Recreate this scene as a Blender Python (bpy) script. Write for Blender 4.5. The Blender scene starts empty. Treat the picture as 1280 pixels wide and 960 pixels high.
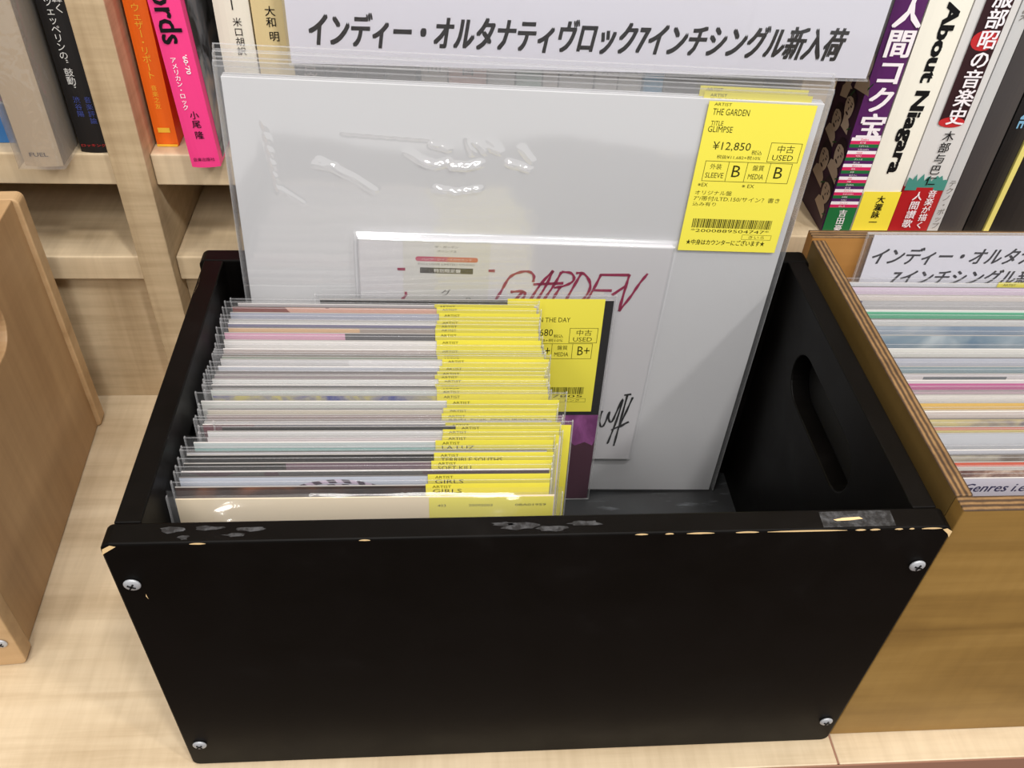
import bpy, bmesh, math, random
from mathutils import Vector, Matrix
random.seed(7)
SC = bpy.context.scene
COL = SC.collection

# ------------------------------------------------------------------ camera, light, exposure
cam_data = bpy.data.cameras.new('camera')
cam_data.sensor_fit = 'HORIZONTAL'; cam_data.sensor_width = 36.0; cam_data.lens = 31.085
cam_data.clip_start = 0.01
cam = bpy.data.objects.new('camera', cam_data); COL.objects.link(cam)
cam.location = (0.1523, -0.24834, 0.53266)
cam.rotation_euler = (0.83376, -0.04416, -0.06065)
SC.camera = cam
SC.view_settings.view_transform = 'Standard'
SC.view_settings.look = 'None'
SC.view_settings.gamma = 1.0
SC.view_settings.use_curve_mapping = False
SC.view_settings.exposure = -0.36
SC.cycles.transparent_max_bounces = 48
SC.cycles.max_bounces = 10
SC.cycles.caustics_reflective = False

world = bpy.data.worlds.new('shop_ambient'); SC.world = world
world.use_nodes = True
world.node_tree.nodes['Background'].inputs[0].default_value = (1.0, 0.98, 0.97, 1)
world.node_tree.nodes['Background'].inputs[1].default_value = 0.66

def lamp(name, direction, dist, size, power, color=(1.0, 0.97, 0.93)):
    d = Vector(direction).normalized()
    l = bpy.data.lights.new(name, 'AREA'); l.shape = 'DISK'; l.size = size; l.energy = power; l.color = color
    o = bpy.data.objects.new(name, l); COL.objects.link(o)
    tgt = Vector((0.2, 0.12, 0.15))
    o.location = tgt + d * dist
    o.rotation_euler = (-d).to_track_quat('-Z', 'Y').to_euler()
    return o
lamp('ceiling_lamp', (1.0, -0.80, 1.45), 2.4, 0.16, 21)
lamp('ceiling_lamp', (0.36, -0.70, 1.5), 2.2, 0.16, 24)
lamp('ceiling_lamp', (-0.75, -1.10, 1.4), 2.6, 0.5, 17)
lamp('ceiling_lamp', (-0.08, -1.35, 1.2), 2.8, 0.8, 31)
lamp('ceiling_lamp', (-0.28, -0.12, 1.5), 2.4, 0.8, 25)

# ------------------------------------------------------------------ helpers
def lin(c):
    c = c / 255.0
    return c / 12.92 if c <= 0.04045 else ((c + 0.055) / 1.055) ** 2.4
def S(r, g, b): return (lin(r), lin(g), lin(b), 1.0)

def newmat(name):
    m = bpy.data.materials.new(name); m.use_nodes = True
    nt = m.node_tree
    return m, nt, nt.nodes['Principled BSDF']
_plain = {}
def plain(name, c, rough=0.5, spec=0.4, metal=0.0):
    if name in _plain: return _plain[name]
    m, nt, b = newmat(name)
    b.inputs['Base Color'].default_value = c
    b.inputs['Roughness'].default_value = rough
    b.inputs['Specular IOR Level'].default_value = spec
    b.inputs['Metallic'].default_value = metal
    _plain[name] = m
    return m
def coords(nt, scale, rot=(0, 0, 0), loc=(0, 0, 0)):
    tc = nt.nodes.new('ShaderNodeTexCoord'); mp = nt.nodes.new('ShaderNodeMapping')
    mp.inputs['Scale'].default_value = scale; mp.inputs['Rotation'].default_value = rot; mp.inputs['Location'].default_value = loc
    nt.links.new(tc.outputs['Object'], mp.inputs['Vector'])
    return mp.outputs['Vector']
def ramp(nt, fac, stops, interp='LINEAR'):
    r = nt.nodes.new('ShaderNodeValToRGB'); r.color_ramp.interpolation = interp
    el = r.color_ramp.elements
    while len(el) < len(stops): el.new(0.5)
    for e, (p, c) in zip(el, stops): e.position = p; e.color = c
    nt.links.new(fac, r.inputs['Fac'])
    return r.outputs['Color']
def noise(nt, vec, scale, detail=4, rough=0.55, dist=0.0):
    n = nt.nodes.new('ShaderNodeTexNoise'); n.inputs['Scale'].default_value = scale
    n.inputs['Detail'].default_value = detail; n.inputs['Roughness'].default_value = rough; n.inputs['Distortion'].default_value = dist
    nt.links.new(vec, n.inputs['Vector'])
    return n.outputs['Fac']
def mixc(nt, a, b, fac, mode='MIX'):
    x = nt.nodes.new('ShaderNodeMix'); x.data_type = 'RGBA'; x.blend_type = mode
    for sock, v in ((x.inputs[0], fac), (x.inputs[6], a), (x.inputs[7], b)):
        if hasattr(v, 'is_linked'): nt.links.new(v, sock)
        else: sock.default_value = v
    return x.outputs[2]
def bump(nt, b, h, strength, dist):
    n = nt.nodes.new('ShaderNodeBump'); n.inputs['Strength'].default_value = strength; n.inputs['Distance'].default_value = dist
    nt.links.new(h, n.inputs['Height']); nt.links.new(n.outputs['Normal'], b.inputs['Normal'])

def wood(name, light, mid, dark, grain='X', scale=1.0, rough=0.5, cross=0.35, rings=0.5):
    """grain axis gets stretched; a second fine noise runs across it."""
    m, nt, b = newmat(name)
    st = {'X': (3, 60, 60), 'Y': (60, 3, 60), 'Z': (60, 60, 3)}[grain]
    cr = {'X': (160, 14, 14), 'Y': (14, 160, 14), 'Z': (14, 14, 160)}[grain]
    big = {'X': (4, 14, 14), 'Y': (14, 4, 14), 'Z': (14, 14, 4)}[grain]
    n1 = noise(nt, coords(nt, tuple(v * scale for v in st)), 1.0, 6, 0.62, 0.3)
    n3 = noise(nt, coords(nt, tuple(v * scale for v in big)), 1.0, 3, 0.5, 1.2)
    n2 = noise(nt, coords(nt, tuple(v * scale for v in cr)), 1.0, 3, 0.6)
    c1 = ramp(nt, n1, [(0.3, dark), (0.5, mid), (0.72, light)])
    c3 = ramp(nt, n3, [(0.35, dark), (0.5, mid), (0.65, light)])
    c = mixc(nt, c1, c3, rings)
    c2 = ramp(nt, n2, [(0.35, (0.80, 0.78, 0.75, 1)), (0.6, (1, 1, 1, 1))])
    c = mixc(nt, c, c2, cross, 'MULTIPLY')
    nt.links.new(c, b.inputs['Base Color'])
    b.inputs['Roughness'].default_value = rough
    b.inputs['Specular IOR Level'].default_value = 0.35
    bump(nt, b, n1, 0.12, 0.0006)
    return m

def film(name, haze=0.04, rough=0.06, ior=1.5, bumpy=0.0, bscale=60.0, tint=(0.985, 0.985, 0.985, 1), stretch=(1, 1, 1)):
    """clear plastic sheet: see-through with a Fresnel gloss and a little milky haze"""
    m = bpy.data.materials.new(name); m.use_nodes = True; nt = m.node_tree
    nt.nodes.remove(nt.nodes['Principled BSDF'])
    out = nt.nodes['Material Output']
    tr = nt.nodes.new('ShaderNodeBsdfTransparent'); tr.inputs[0].default_value = tint
    df = nt.nodes.new('ShaderNodeBsdfDiffuse'); df.inputs[0].default_value = (0.85, 0.85, 0.87, 1)
    gl = nt.nodes.new('ShaderNodeBsdfGlossy'); gl.inputs['Roughness'].default_value = rough
    # Schlick reflectance, the same from either side of the thin sheet
    f0 = ((ior - 1) / (ior + 1)) ** 2
    lw = nt.nodes.new('ShaderNodeLayerWeight'); lw.inputs['Blend'].default_value = 0.5
    pw = nt.nodes.new('ShaderNodeMath'); pw.operation = 'POWER'; pw.inputs[1].default_value = 5.0
    ma = nt.nodes.new('ShaderNodeMath'); ma.operation = 'MULTIPLY_ADD'; ma.inputs[1].default_value = 1 - f0; ma.inputs[2].default_value = f0
    nt.links.new(lw.outputs['Facing'], pw.inputs[0]); nt.links.new(pw.outputs[0], ma.inputs[0])
    m1 = nt.nodes.new('ShaderNodeMixShader'); m1.inputs[0].default_value = haze
    m2 = nt.nodes.new('ShaderNodeMixShader')
    nt.links.new(tr.outputs[0], m1.inputs[1]); nt.links.new(df.outputs[0], m1.inputs[2])
    nt.links.new(ma.outputs[0], m2.inputs[0]); nt.links.new(m1.outputs[0], m2.inputs[1]); nt.links.new(gl.outputs[0], m2.inputs[2])
    nt.links.new(m2.outputs[0], out.inputs['Surface'])
    if bumpy:
        bp = nt.nodes.new('ShaderNodeBump'); bp.inputs['Strength'].default_value = bumpy; bp.inputs['Distance'].default_value = 0.002
        h = noise(nt, coords(nt, stretch), bscale, 2, 0.5, 0.8)
        nt.links.new(h, bp.inputs['Height'])
        nt.links.new(bp.outputs['Normal'], gl.inputs['Normal'])
    return m

class MB:
    """collects geometry for ONE mesh object"""
    def __init__(self, *mats):
        self.v = []; self.f = []; self.mi = []; self.mats = list(mats); self.sm = []
    def mi_of(self, m):
        if m not in self.mats: self.mats.append(m)
        return self.mats.index(m)
    def face(self, pts, m, smooth=False):
        i = len(self.v); self.v += [Vector(p) for p in pts]
        self.f.append(list(range(i, i + len(pts)))); self.mi.append(self.mi_of(m)); self.sm.append(smooth)
    def add(self, verts, faces, m, smooth=False):
        i = len(self.v); self.v += [Vector(p) for p in verts]; k = self.mi_of(m)
        for f in faces:
            self.f.append([i + a for a in f]); self.mi.append(k); self.sm.append(smooth)
    def bm(self, bm, m, M=None, smooth=False):
        bm.verts.index_update()
        vs = [(M @ v.co) if M else v.co.copy() for v in bm.verts]
        self.add(vs, [[v.index for v in f.verts] for f in bm.faces], m, smooth)
        bm.free()
    def box(self, x0, x1, y0, y1, z0, z1, m, bev=0.0, skip=None):
        bm = bmesh.new()
        M = Matrix.Translation(((x0 + x1) / 2, (y0 + y1) / 2, (z0 + z1) / 2)) @ Matrix.Diagonal((x1 - x0, y1 - y0, z1 - z0, 1))
        bmesh.ops.create_cube(bm, size=1.0, matrix=M)
        if bev: bmesh.ops.bevel(bm, geom=list(bm.edges), offset=bev, segments=2, profile=0.5, affect='EDGES')
        self.bm(bm, m)
    def build(self, name, parent=None):
        me = bpy.data.meshes.new(name)
        me.from_pydata([tuple(v) for v in self.v], [], self.f)
        for m in self.mats: me.materials.append(m)
        me.polygons.foreach_set('material_index', self.mi)
        me.polygons.foreach_set('use_smooth', self.sm)
        me.update()
        o = bpy.data.objects.new(name, me); COL.objects.link(o)
        if parent: o.parent = parent
        return o

def thing(name, label, cat, loc=(0, 0, 0), rot=(0, 0, 0), group=None):
    o = bpy.data.objects.new(name, None); o.empty_display_size = 0.02; COL.objects.link(o)
    o.location = loc; o.rotation_euler = rot
    return tag(o, label, cat, group)
def tag(o, label, cat, group=None):
    o['label'] = label; o['category'] = cat
    if group: o['group'] = group
    return o
def struct(o): o['kind'] = 'structure'; return o

def rrect(x0, x1, y0, y1, r, n=5):
    pts = []
    for cx, cy, a0 in ((x1 - r, y1 - r, 0), (x0 + r, y1 - r, 90), (x0 + r, y0 + r, 180), (x1 - r, y0 + r, 270)):
        for k in range(n + 1):
            a = math.radians(a0 + 90 * k / n); pts.append((cx + r * math.cos(a), cy + r * math.sin(a)))
    return pts
def panel(mb, outline, t, M, m, hole=None, bev=0.0008):
    """slab of thickness t from a 2-D outline (local x,y; extruded along -z), optional hole"""
    bm = bmesh.new()
    loops = [outline] + ([hole] if hole else [])
    edges = []
    for lp in loops:
        vs = [bm.verts.new((x, y, 0)) for x, y in lp]
        edges += [bm.edges.new((vs[i], vs[(i + 1) % len(vs)])) for i in range(len(vs))]
    if hole: bmesh.ops.triangle_fill(bm, edges=edges, use_beauty=True)
    else: bm.faces.new(bm.verts[:])
    bmesh.ops.recalc_face_normals(bm, faces=bm.faces[:])
    r = bmesh.ops.extrude_face_region(bm, geom=bm.faces[:])
    bmesh.ops.translate(bm, verts=[g for g in r['geom'] if isinstance(g, bmesh.types.BMVert)], vec=(0, 0, -t))
    bmesh.ops.recalc_face_normals(bm, faces=bm.faces[:])
    if bev:
        sharp = [e for e in bm.edges if len(e.link_faces) == 2 and e.calc_face_angle() > 1.0]
        bmesh.ops.bevel(bm, geom=sharp, offset=bev, segments=2, profile=0.5, affect='EDGES')
    mb.bm(bm, m, M)

# ---- lettering: glyph outlines -> triangles laid on a plane
_tc = {}
def glyphs(s, bold=0.0, shear=0.0):
    k = (s, bold, shear)
    if k not in _tc:
        c = bpy.data.curves.new('lettering', 'FONT'); c.body = s; c.size = 1.0; c.offset = bold; c.shear = shear; c.resolution_u = 2
        o = bpy.data.objects.new('lettering', c)
        me = bpy.data.meshes.new_from_object(o)
        vs = [(v.co.x, v.co.y) for v in me.vertices]; fs = [list(p.vertices) for p in me.polygons]
        bpy.data.objects.remove(o); bpy.data.curves.remove(c); bpy.data.meshes.remove(me)
        if not vs: vs = [(0, 0)]
        _tc[k] = (vs, fs)
    return _tc[k]
class Plane:
    """2-D drawing plane: origin, right, up, lifted along the normal"""
    def __init__(self, o, u, v, lift=0.00012):
        self.o = Vector(o); self.u = Vector(u).normalized(); self.vv = Vector(v).normalized(); self.n = self.u.cross(self.vv); self.lift = lift
    def at(self, x, y, k=1.0): return self.o + self.u * x + self.vv * y + self.n * self.lift * k
def strokes(bold):
    """bold print: the glyph struck several times a hair apart (keeps dense kanji open)"""
    return [(0, 0)] if bold < 0.008 else [(-bold, -bold * 0.5), (bold, -bold * 0.5), (-bold, bold * 0.5), (bold, bold * 0.5)]
def text(mb, pl, s, x, y, h=None, w=None, m=None, bold=0.0, shear=0.0, rot=0.0, k=1.0):
    """box-fitted text: bottom-left (x,y), height h, width w; either may be None to keep the shape"""
    vs, fs = glyphs(s, 0.0, shear)
    x0 = min(a for a, b in vs); x1 = max(a for a, b in vs); y0 = min(b for a, b in vs); y1 = max(b for a, b in vs)
    sy = (h / (y1 - y0)) if h else None; sx = (w / (x1 - x0)) if w else None
    if sy is None: sy = sx
    if sx is None: sx = sy
    ca, sa = math.cos(rot), math.sin(rot)
    for q, (dx, dy) in enumerate(strokes(bold)):
        P = []
        for a, b in vs:
            X, Y = (a - x0 + dx) * sx, (b - y0 + dy) * sy
            P.append(pl.at(x + X * ca - Y * sa, y + X * sa + Y * ca, k + 0.03 * q))
        mb.add(P, fs, m)
def vtext(mb, pl, s, xc, ytop, size, m, pitch=1.05, bold=0.0, k=1.0):
    """vertical Japanese lettering, one glyph under another"""
    y = ytop
    for ch in s:
        if ch == ' ': y -= size * 0.5; continue
        if ch == '|': y -= size * 0.25; continue
        vs, fs = glyphs(ch)
        r = ch in 'ー-–"“”~'
        ext = [(b - 0.38, -(a - 0.5)) if r else (a - 0.5, b - 0.38) for a, b in vs]
        for q, (dx, dy) in enumerate(strokes(bold)):
            mb.add([pl.at(xc + (a + dx) * size, y - size * 0.5 + (b + dy) * size, k + 0.03 * q) for a, b in ext], fs, m)
        y -= size * pitch
def rect2(mb, pl, x0, x1, y0, y1, m, k=1.0):
    mb.face([pl.at(x0, y0, k), pl.at(x1, y0, k), pl.at(x1, y1, k), pl.at(x0, y1, k)], m)
def frame2(mb, pl, x0, x1, y0, y1, t, m, k=1.0):
    rect2(mb, pl, x0, x1, y0, y0 + t, m, k); rect2(mb, pl, x0, x1, y1 - t, y1, m, k)
    rect2(mb, pl, x0, x0 + t, y0, y1, m, k); rect2(mb, pl, x1 - t, x1, y0, y1, m, k)
def poly2(mb, pl, pts, m, k=1.0): mb.face([pl.at(x, y, k) for x, y in pts], m)
def ribbon(mb, pl, pts, w, m, k=1.0, smooth=3):
    p = [Vector((a, b)) for a, b in pts]
    for _ in range(smooth):                                     # Chaikin smoothing
        if len(p) < 3: break
        q = [p[0]]
        for a, b in zip(p, p[1:]): q += [a * 0.75 + b * 0.25, a * 0.25 + b * 0.75]
        p = q + [p[-1]]
    L, R = [], []
    for i, a in enumerate(p):
        d = (p[min(i + 1, len(p) - 1)] - p[max(i - 1, 0)])
        d = d.normalized() if d.length > 1e-9 else Vector((1, 0))
        n = Vector((-d.y, d.x)) * (w * 0.5 * (1 + 0.25 * math.sin(i * 1.7)))
        L.append(a + n); R.append(a - n)
    vs = [pl.at(*a, k) for a in L] + [pl.at(*a, k) for a in R]; n = len(p)
    mb.add(vs, [[i, i + 1, n + i + 1, n + i] for i in range(n - 1)], m)

# ------------------------------------------------------------------ materials
M_ledge = wood('pale_laminate', S(222, 204, 175), S(206, 186, 155), S(172, 149, 117), 'X', 0.8, 0.42, 0.45, 0.4)
M_shelf_x = wood('oak_laminate_lengthwise', S(226, 206, 174), S(208, 187, 154), S(178, 156, 123), 'X', 0.9, 0.5, 0.45)
M_shelf_z = wood('oak_laminate_upright', S(212, 191, 158), S(196, 173, 139), S(168, 145, 112), 'Z', 0.9, 0.5, 0.8, 0.4)
M_edge_red = plain('laminate_edge', S(150, 110, 90), 0.5)
M_box = wood('honey_wood', S(202, 170, 130), S(188, 155, 114), S(166, 133, 94), 'X', 0.8, 0.42, 0.2, 0.35)
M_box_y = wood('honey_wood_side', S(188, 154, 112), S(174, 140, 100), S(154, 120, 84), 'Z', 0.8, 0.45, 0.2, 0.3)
M_dark_floor = wood('floor_boards', S(120, 95, 80), S(98, 78, 66), S(80, 62, 52), 'X', 0.6, 0.5)
M_wall = plain('wall_paint', S(214, 206, 194), 0.8)

def black_paint():
    m, nt, b = newmat('black_paint')
    n = noise(nt, coords(nt, (1, 1, 1)), 26.0, 4, 0.6, 0.4)
    c = ramp(nt, n, [(0.35, S(7, 6, 5)), (0.62, S(11, 9, 8)), (0.85, S(20, 18, 17))])
    nt.links.new(c, b.inputs['Base Color'])
    r = ramp(nt, n, [(0.3, (0.34, 0.34, 0.34, 1)), (0.7, (0.46, 0.46, 0.46, 1))])
    nt.links.new(r, b.inputs['Roughness']); b.inputs['Specular IOR Level'].default_value = 0.08
    n2 = noise(nt, coords(nt, (1, 1, 1)), 900.0, 2, 0.5)
    bump(nt, b, n2, 0.06, 0.0004)
    return m
M_black = black_paint()
def scratched_floor():
    m, nt, b = newmat('scratched_black_board')
    n = noise(nt, coords(nt, (30, 160, 1), rot=(0, 0, 0.35)), 1.0, 4, 0.65, 0.3)
    n2 = noise(nt, coords(nt, (1, 1, 1)), 12.0, 3, 0.6)
    c = mixc(nt, ramp(nt, n2, [(0.35, S(30, 30, 31)), (0.7, S(56, 58, 60))]), S(104, 108, 112), ramp(nt, n, [(0.6, (0, 0, 0, 1)), (0.78, (0.8, 0.8, 0.8, 1))]))
    nt.links.new(c, b.inputs['Base Color']); b.inputs['Roughness'].default_value = 0.5
    return m
M_bfloor = scratched_floor()
def scuff_mat():
    m, nt, b = newmat('grey_scuff')
    n = noise(nt, coords(nt, (1, 1, 1)), 220.0, 4, 0.7)
    nt.links.new(ramp(nt, n, [(0.42, S(22, 20, 20)), (0.66, S(72, 72, 74))]), b.inputs['Base Color'])
    b.inputs['Roughness'].default_value = 0.8
    return m
M_scuff = scuff_mat()
M_rawwood = plain('bare_wood_chip', S(222, 190, 140), 0.7)
M_screw = plain('screw_steel', S(178, 180, 184), 0.4, 0.5, 0.35)
M_dark = plain('dark_recess', S(18, 17, 17), 0.6)
M_ink = plain('black_ink', S(16, 15, 17), 0.6, 0.2)
M_tagink = plain('thermal_print', S(52, 50, 14), 0.6, 0.2)
M_yellow = plain('yellow_label_paper', S(234, 222, 80), 0.5, 0.35)
M_white = plain('white_card', S(240, 240, 243), 0.5, 0.3)
M_paperedge = plain('jacket_card_edge', S(232, 228, 224), 0.7, 0.2)
M_edgegrey = plain('jacket_edge_grey', S(176, 172, 168), 0.7, 0.2); M_edgedim = plain('jacket_edge_dim', S(120, 116, 114), 0.7, 0.2)
M_sign = plain('sign_paper', S(226, 225, 236), 0.5, 0.3)
M_bag = film('clear_sleeve', 0.03, 0.10, 1.48, 0.25, 45, stretch=(0.3, 1, 1))
M_bagedge = film('clear_edge_glint', 0.22, 0.15, 1.5)  # milkier film that paints the white glints along sleeve and case edges
M_lpbag = film('clear_lp_sleeve', 0.03, 0.09, 3.0, 0.12, 14)
M_lpclear = film('clear_lp_sleeve_back', 0.03, 0.08, 1.5)
M_case = film('clear_sign_case', 0.02, 0.08, 1.45)
M_crinkle = film('crinkled_wrap', 0.12, 0.10, 1.8, 1.0, 70)
def ply_edge(name, axis):
    m, nt, b = newmat(name)
    w = nt.nodes.new('ShaderNodeTexWave'); w.bands_direction = axis; w.inputs['Scale'].default_value = 110.0
    w.inputs['Distortion'].default_value = 1.0; w.inputs['Detail'].default_value = 3; w.inputs['Detail Scale'].default_value = 1.5
    nt.links.new(coords(nt, (1, 1, 1)), w.inputs['Vector'])
    c = ramp(nt, w.outputs['Fac'], [(0.15, S(70, 50, 30)), (0.5, S(108, 80, 48)), (0.95, S(140, 108, 68))])
    n = noise(nt, coords(nt, (1, 1, 1)), 120.0, 4, 0.7)
    c = mixc(nt, c, ramp(nt, n, [(0.35, (0.55, 0.5, 0.45, 1)), (0.6, (1, 1, 1, 1))]), 0.7, 'MULTIPLY')
    nt.links.new(c, b.inputs['Base Color']); b.inputs['Roughness'].default_value = 0.7
    return m
M_plyX = ply_edge('plywood_edge_side', 'X'); M_plyY = ply_edge('plywood_edge_front', 'Y')
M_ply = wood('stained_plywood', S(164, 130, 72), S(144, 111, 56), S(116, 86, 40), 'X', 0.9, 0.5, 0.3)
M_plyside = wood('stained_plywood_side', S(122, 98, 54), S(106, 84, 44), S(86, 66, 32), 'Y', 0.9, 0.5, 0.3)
M_plyin = wood('plywood_inside', S(184, 134, 74), S(170, 120, 62), S(146, 100, 50), 'X', 0.8, 0.5, 0.2)

# ------------------------------------------------------------------ the setting
b = MB(); b.box(-2.5, 2.5, -2.0, 0.62, -0.72, -0.70, M_dark_floor); struct(b.build('floor'))
b = MB(); b.box(-2.5, 2.5, 0.60, 0.62, -0.70, 1.6, M_wall); struct(b.build('wall_back'))

led = thing('display_ledge', 'pale wood laminate ledge that carries the three record crates', 'shelf', (0.2, 0.3, -0.70))
def at_led(mb, name):
    o = mb.build(name, led); o.location = (-0.2, -0.3, 0.70); return o
b = MB(); b.box(-1.2, 0.3925, -0.0155, 0.595, -0.030, 0.0, M_ledge, 0.0008); at_led(b, 'ledge_board')
b = MB(); b.box(0.3935, 1.6, -0.0155, 0.595, -0.030, 0.0, M_ledge, 0.0008); at_led(b, 'ledge_board')
b = MB(); b.box(0.3925, 0.3935, -0.0150, 0.595, -0.030, -0.0004, M_edge_red); at_led(b, 'joint_strip')
b = MB(); b.box(-1.2, 1.6, -0.0165, -0.0156, -0.030, -0.0003, M_edge_red); at_led(b, 'edge_strip')
b = MB(); b.box(-1.2, 1.6, -0.010, 0.01, -0.70, -0.0301, M_dark_floor); at_led(b, 'front_panel')

FY = 0.305          # front of the uprights
SY = 0.316          # front of the shelf boards
bs = thing('bookshelf', 'oak laminate bookshelf with uprights standing behind the crates', 'bookshelf', (0.2, 0.45, 0.0))
def at_bs(mb, name):
    o = mb.build(name, bs); o.location = (-0.2, -0.45, 0.0); return o
for x0, x1 in ((-0.071, -0.048), (0.389, 0.4125), (-0.95, -0.927), (1.15, 1.173)):
    b = MB(); b.box(x0, x1, FY, 0.585, 0.0002, 1.2, M_shelf_z, 0.0008); at_bs(b, 'upright')
for x0, x1, z0, z1 in ((-0.927, -0.071, 0.2095, 0.233), (-0.927, -0.071, 0.129, 0.1495), (-0.048, 0.389, 0.2095, 0.233),
                       (-0.048, 0.389, 0.129, 0.1495), (0.4125, 1.15, 0.149, 0.170),
                       (-0.927, -0.071, 0.50, 0.523), (-0.048, 0.389, 0.50, 0.523), (0.4125, 1.15, 0.47, 0.493)):
    b = MB(); b.box(x0 + 0.0003, x1 - 0.0003, SY, 0.585, z0, z1, M_shelf_x, 0.001); at_bs(b, 'shelf_board')
for x0, x1, z1 in ((-0.927, -0.071, 0.129), (-0.048, 0.389, 0.129), (0.4125, 1.15, 0.149)):
    b = MB(); b.box(x0 + 0.0003, x1 - 0.0003, 0.326, 0.338, 0.0002, z1, M_shelf_z); at_bs(b, 'kick_panel')
b = MB(); b.box(-0.95, 1.173, 0.5852, 0.595, 0.0002, 1.2, M_shelf_x); at_bs(b, 'back_panel')

# ------------------------------------------------------------------ crates
def screw_head(parent, x, y, z):
    b = MB()
    bm = bmesh.new(); bmesh.ops.create_uvsphere(bm, u_segments=20, v_segments=10, radius=0.0040)
    for v in bm.verts: v.co.z *= 0.32
    b.bm(bm, M_screw, Matrix.Translation((x, y, z)) @ Matrix.Rotation(math.pi / 2, 4, 'X'), True)
    a = random.uniform(0.2, 1.2)
    for k in range(2):
        bm = bmesh.new(); bmesh.ops.create_cube(bm, size=1.0, matrix=Matrix.Diagonal((0.0040, 0.0008, 0.0008, 1)))
        b.bm(bm, M_dark, Matrix.Translation((x, y - 0.0012, z)) @ Matrix.Rotation(a + k * math.pi / 2, 4, 'Y') @ Matrix.Rotation(math.pi / 2, 4, 'X'))
    return b.build('screw', parent)

def wood_crate(name, label, loc, rz, mp, ms, W=0.39, D=0.230, H=0.213, t=0.012, ins=0.0035, screws=True, inner=None, dark_plates=False, hole_y=(0.066, 0.166)):
    """box with overlapping end boards and inset sides that have a slotted hand hole; origin at its front-left bottom corner"""
    r = thing(name, label, 'crate', loc, (0, 0, rz))
    front = Matrix(((1, 0, 0, 0), (0, 0, -1, 0), (0, 1, 0, 0), (0, 0, 0, 1)))      # local x,y -> world x,z ; +z -> -y
    b = MB(); panel(b, rrect(0, W, 0, H, 0.0045), t, front, mp, bev=0.001); fp = b
    b = MB(); panel(b, rrect(0, W, 0, H, 0.0045), t, Matrix.Translation((0, D - t, 0)) @ front, mp, bev=0.001); b.build('back_panel', r)
    side = Matrix(((0, 0, 1, 0), (1, 0, 0, 0), (0, 1, 0, 0), (0, 0, 0, 1)))        # local x,y -> world y,z ; +z -> +x
    hole = rrect(hole_y[0], hole_y[1], 0.151, 0.187, 0.0175, 8)
    for x in (ins + t, W - ins):
        b = MB(); panel(b, [(t, 0.0006), (D - t, 0.0006), (D - t, H), (t, H)], t, Matrix.Translation((x, 0, 0)) @ side, ms, hole, bev=0.0008)
        b.build('side_panel', r)
    b = MB(); b.box(ins + t, W - ins - t, t, D - t, 0.0006, 0.009, inner or mp); b.build('bottom_panel', r)
    if dark_plates:  # added plates, no real crate part, so the hand holes read dark
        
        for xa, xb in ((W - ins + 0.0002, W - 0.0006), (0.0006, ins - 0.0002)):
            b = MB(); b.box(xa, xb, 0.060, 0.172, 0.145, 0.193, M_dark); b.build('added_dark_plate', r)
    if screws:
        for x, z in ((0.008, 0.184), (W - 0.008, 0.184), (0.0085, 0.026), (W - 0.008, 0.026)): screw_head(r, x, -0.0008, z)
    return r, fp

black, fp = wood_crate('record_crate', 'black painted wooden record crate with screws at its front corners, in the centre', (0, 0, 0.0005), 0, M_black, M_black, inner=M_bfloor, dark_plates=True)
H = 0.213
top = Plane((0, 0, H), (1, 0, 0), (0, 1, 0), 0.0001)
fr = Plane((0, 0, 0), (1, 0, 0), (0, 0, 1), 0.0002)
def blob(cx, cy, rx, ry, n, seed):
    rnd = random.Random(seed); out = []
    for i in range(n):
        a = 2 * math.pi * i / n; k = rnd.uniform(0.55, 1.1)
        out.append((cx + rx * k * math.cos(a), min(0.0112, max(0.0008, cy + ry * k * math.sin(a)))))
    return out
for i, (x, y, rx, ry) in enumerate(((0.030, 0.0075, 0.006, 0.0022), (0.036, 0.003, 0.003, 0.0015), (0.046, 0.008, 0.007, 0.0016), (0.058, 0.004, 0.006, 0.0012),
                                    (0.066, 0.007, 0.008, 0.0018), (0.186, 0.0055, 0.010, 0.0022), (0.200, 0.004, 0.008, 0.002), (0.215, 0.0065, 0.010, 0.002),
                                    (0.178, 0.007, 0.006, 0.0015))):
    poly2(fp, top, blob(x, y, rx, ry, 14, i), M_scuff)
poly2(fp, top, [(0.327, 0.0012), (0.362, 0.0014), (0.3625, 0.0104), (0.356, 0.0108), (0.341, 0.0106), (0.3275, 0.0104)], M_scuff)
poly2(fp, top, [(0.333, 0.0056), (0.338, 0.0066), (0.346, 0.0070), (0.3475, 0.0058), (0.341, 0.0050), (0.3345, 0.0048)], M_rawwood, 2)
rnd = random.Random(3)
def edge_chip(x0, x1, h):
    n = 6; up = []; lo = []
    for i in range(n + 1):
        x = x0 + (x1 - x0) * i / n; k = math.sin(math.pi * i / n) ** 0.6
        up.append((x, -0.00015, H - 0.0006 + 0.0007 * k)); lo.append((x, -0.0002, H - 0.0007 - 0.75 * h * k * rnd.uniform(0.5, 1.1)))
    fp.face(lo + up[::-1], M_rawwood)
for x0, x1, h in ((0.039, 0.046, 0.0006), (0.113, 0.118, 0.0004), (0.238, 0.244, 0.0005), (0.252, 0.256, 0.0005), (0.262, 0.275, 0.0006), (0.285, 0.296, 0.0007), (0.300, 0.338, 0.0006),
                  (0.342, 0.347, 0.0007), (0.349, 0.354, 0.0007), (0.361, 0.365, 0.0006), (0.368, 0.3705, 0.0005), (0.374, 0.384, 0.0005)):
    edge_chip(x0, x1, h)
fp.face([(0.0002, -0.0003, H - 0.0075), (0.0012, -0.0004, H - 0.0060), (0.0075, -0.0004, H - 0.0012), (0.005, -0.0003, H - 0.0004), (0.0012, -0.0003, H - 0.0030)], M_rawwood)
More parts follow.
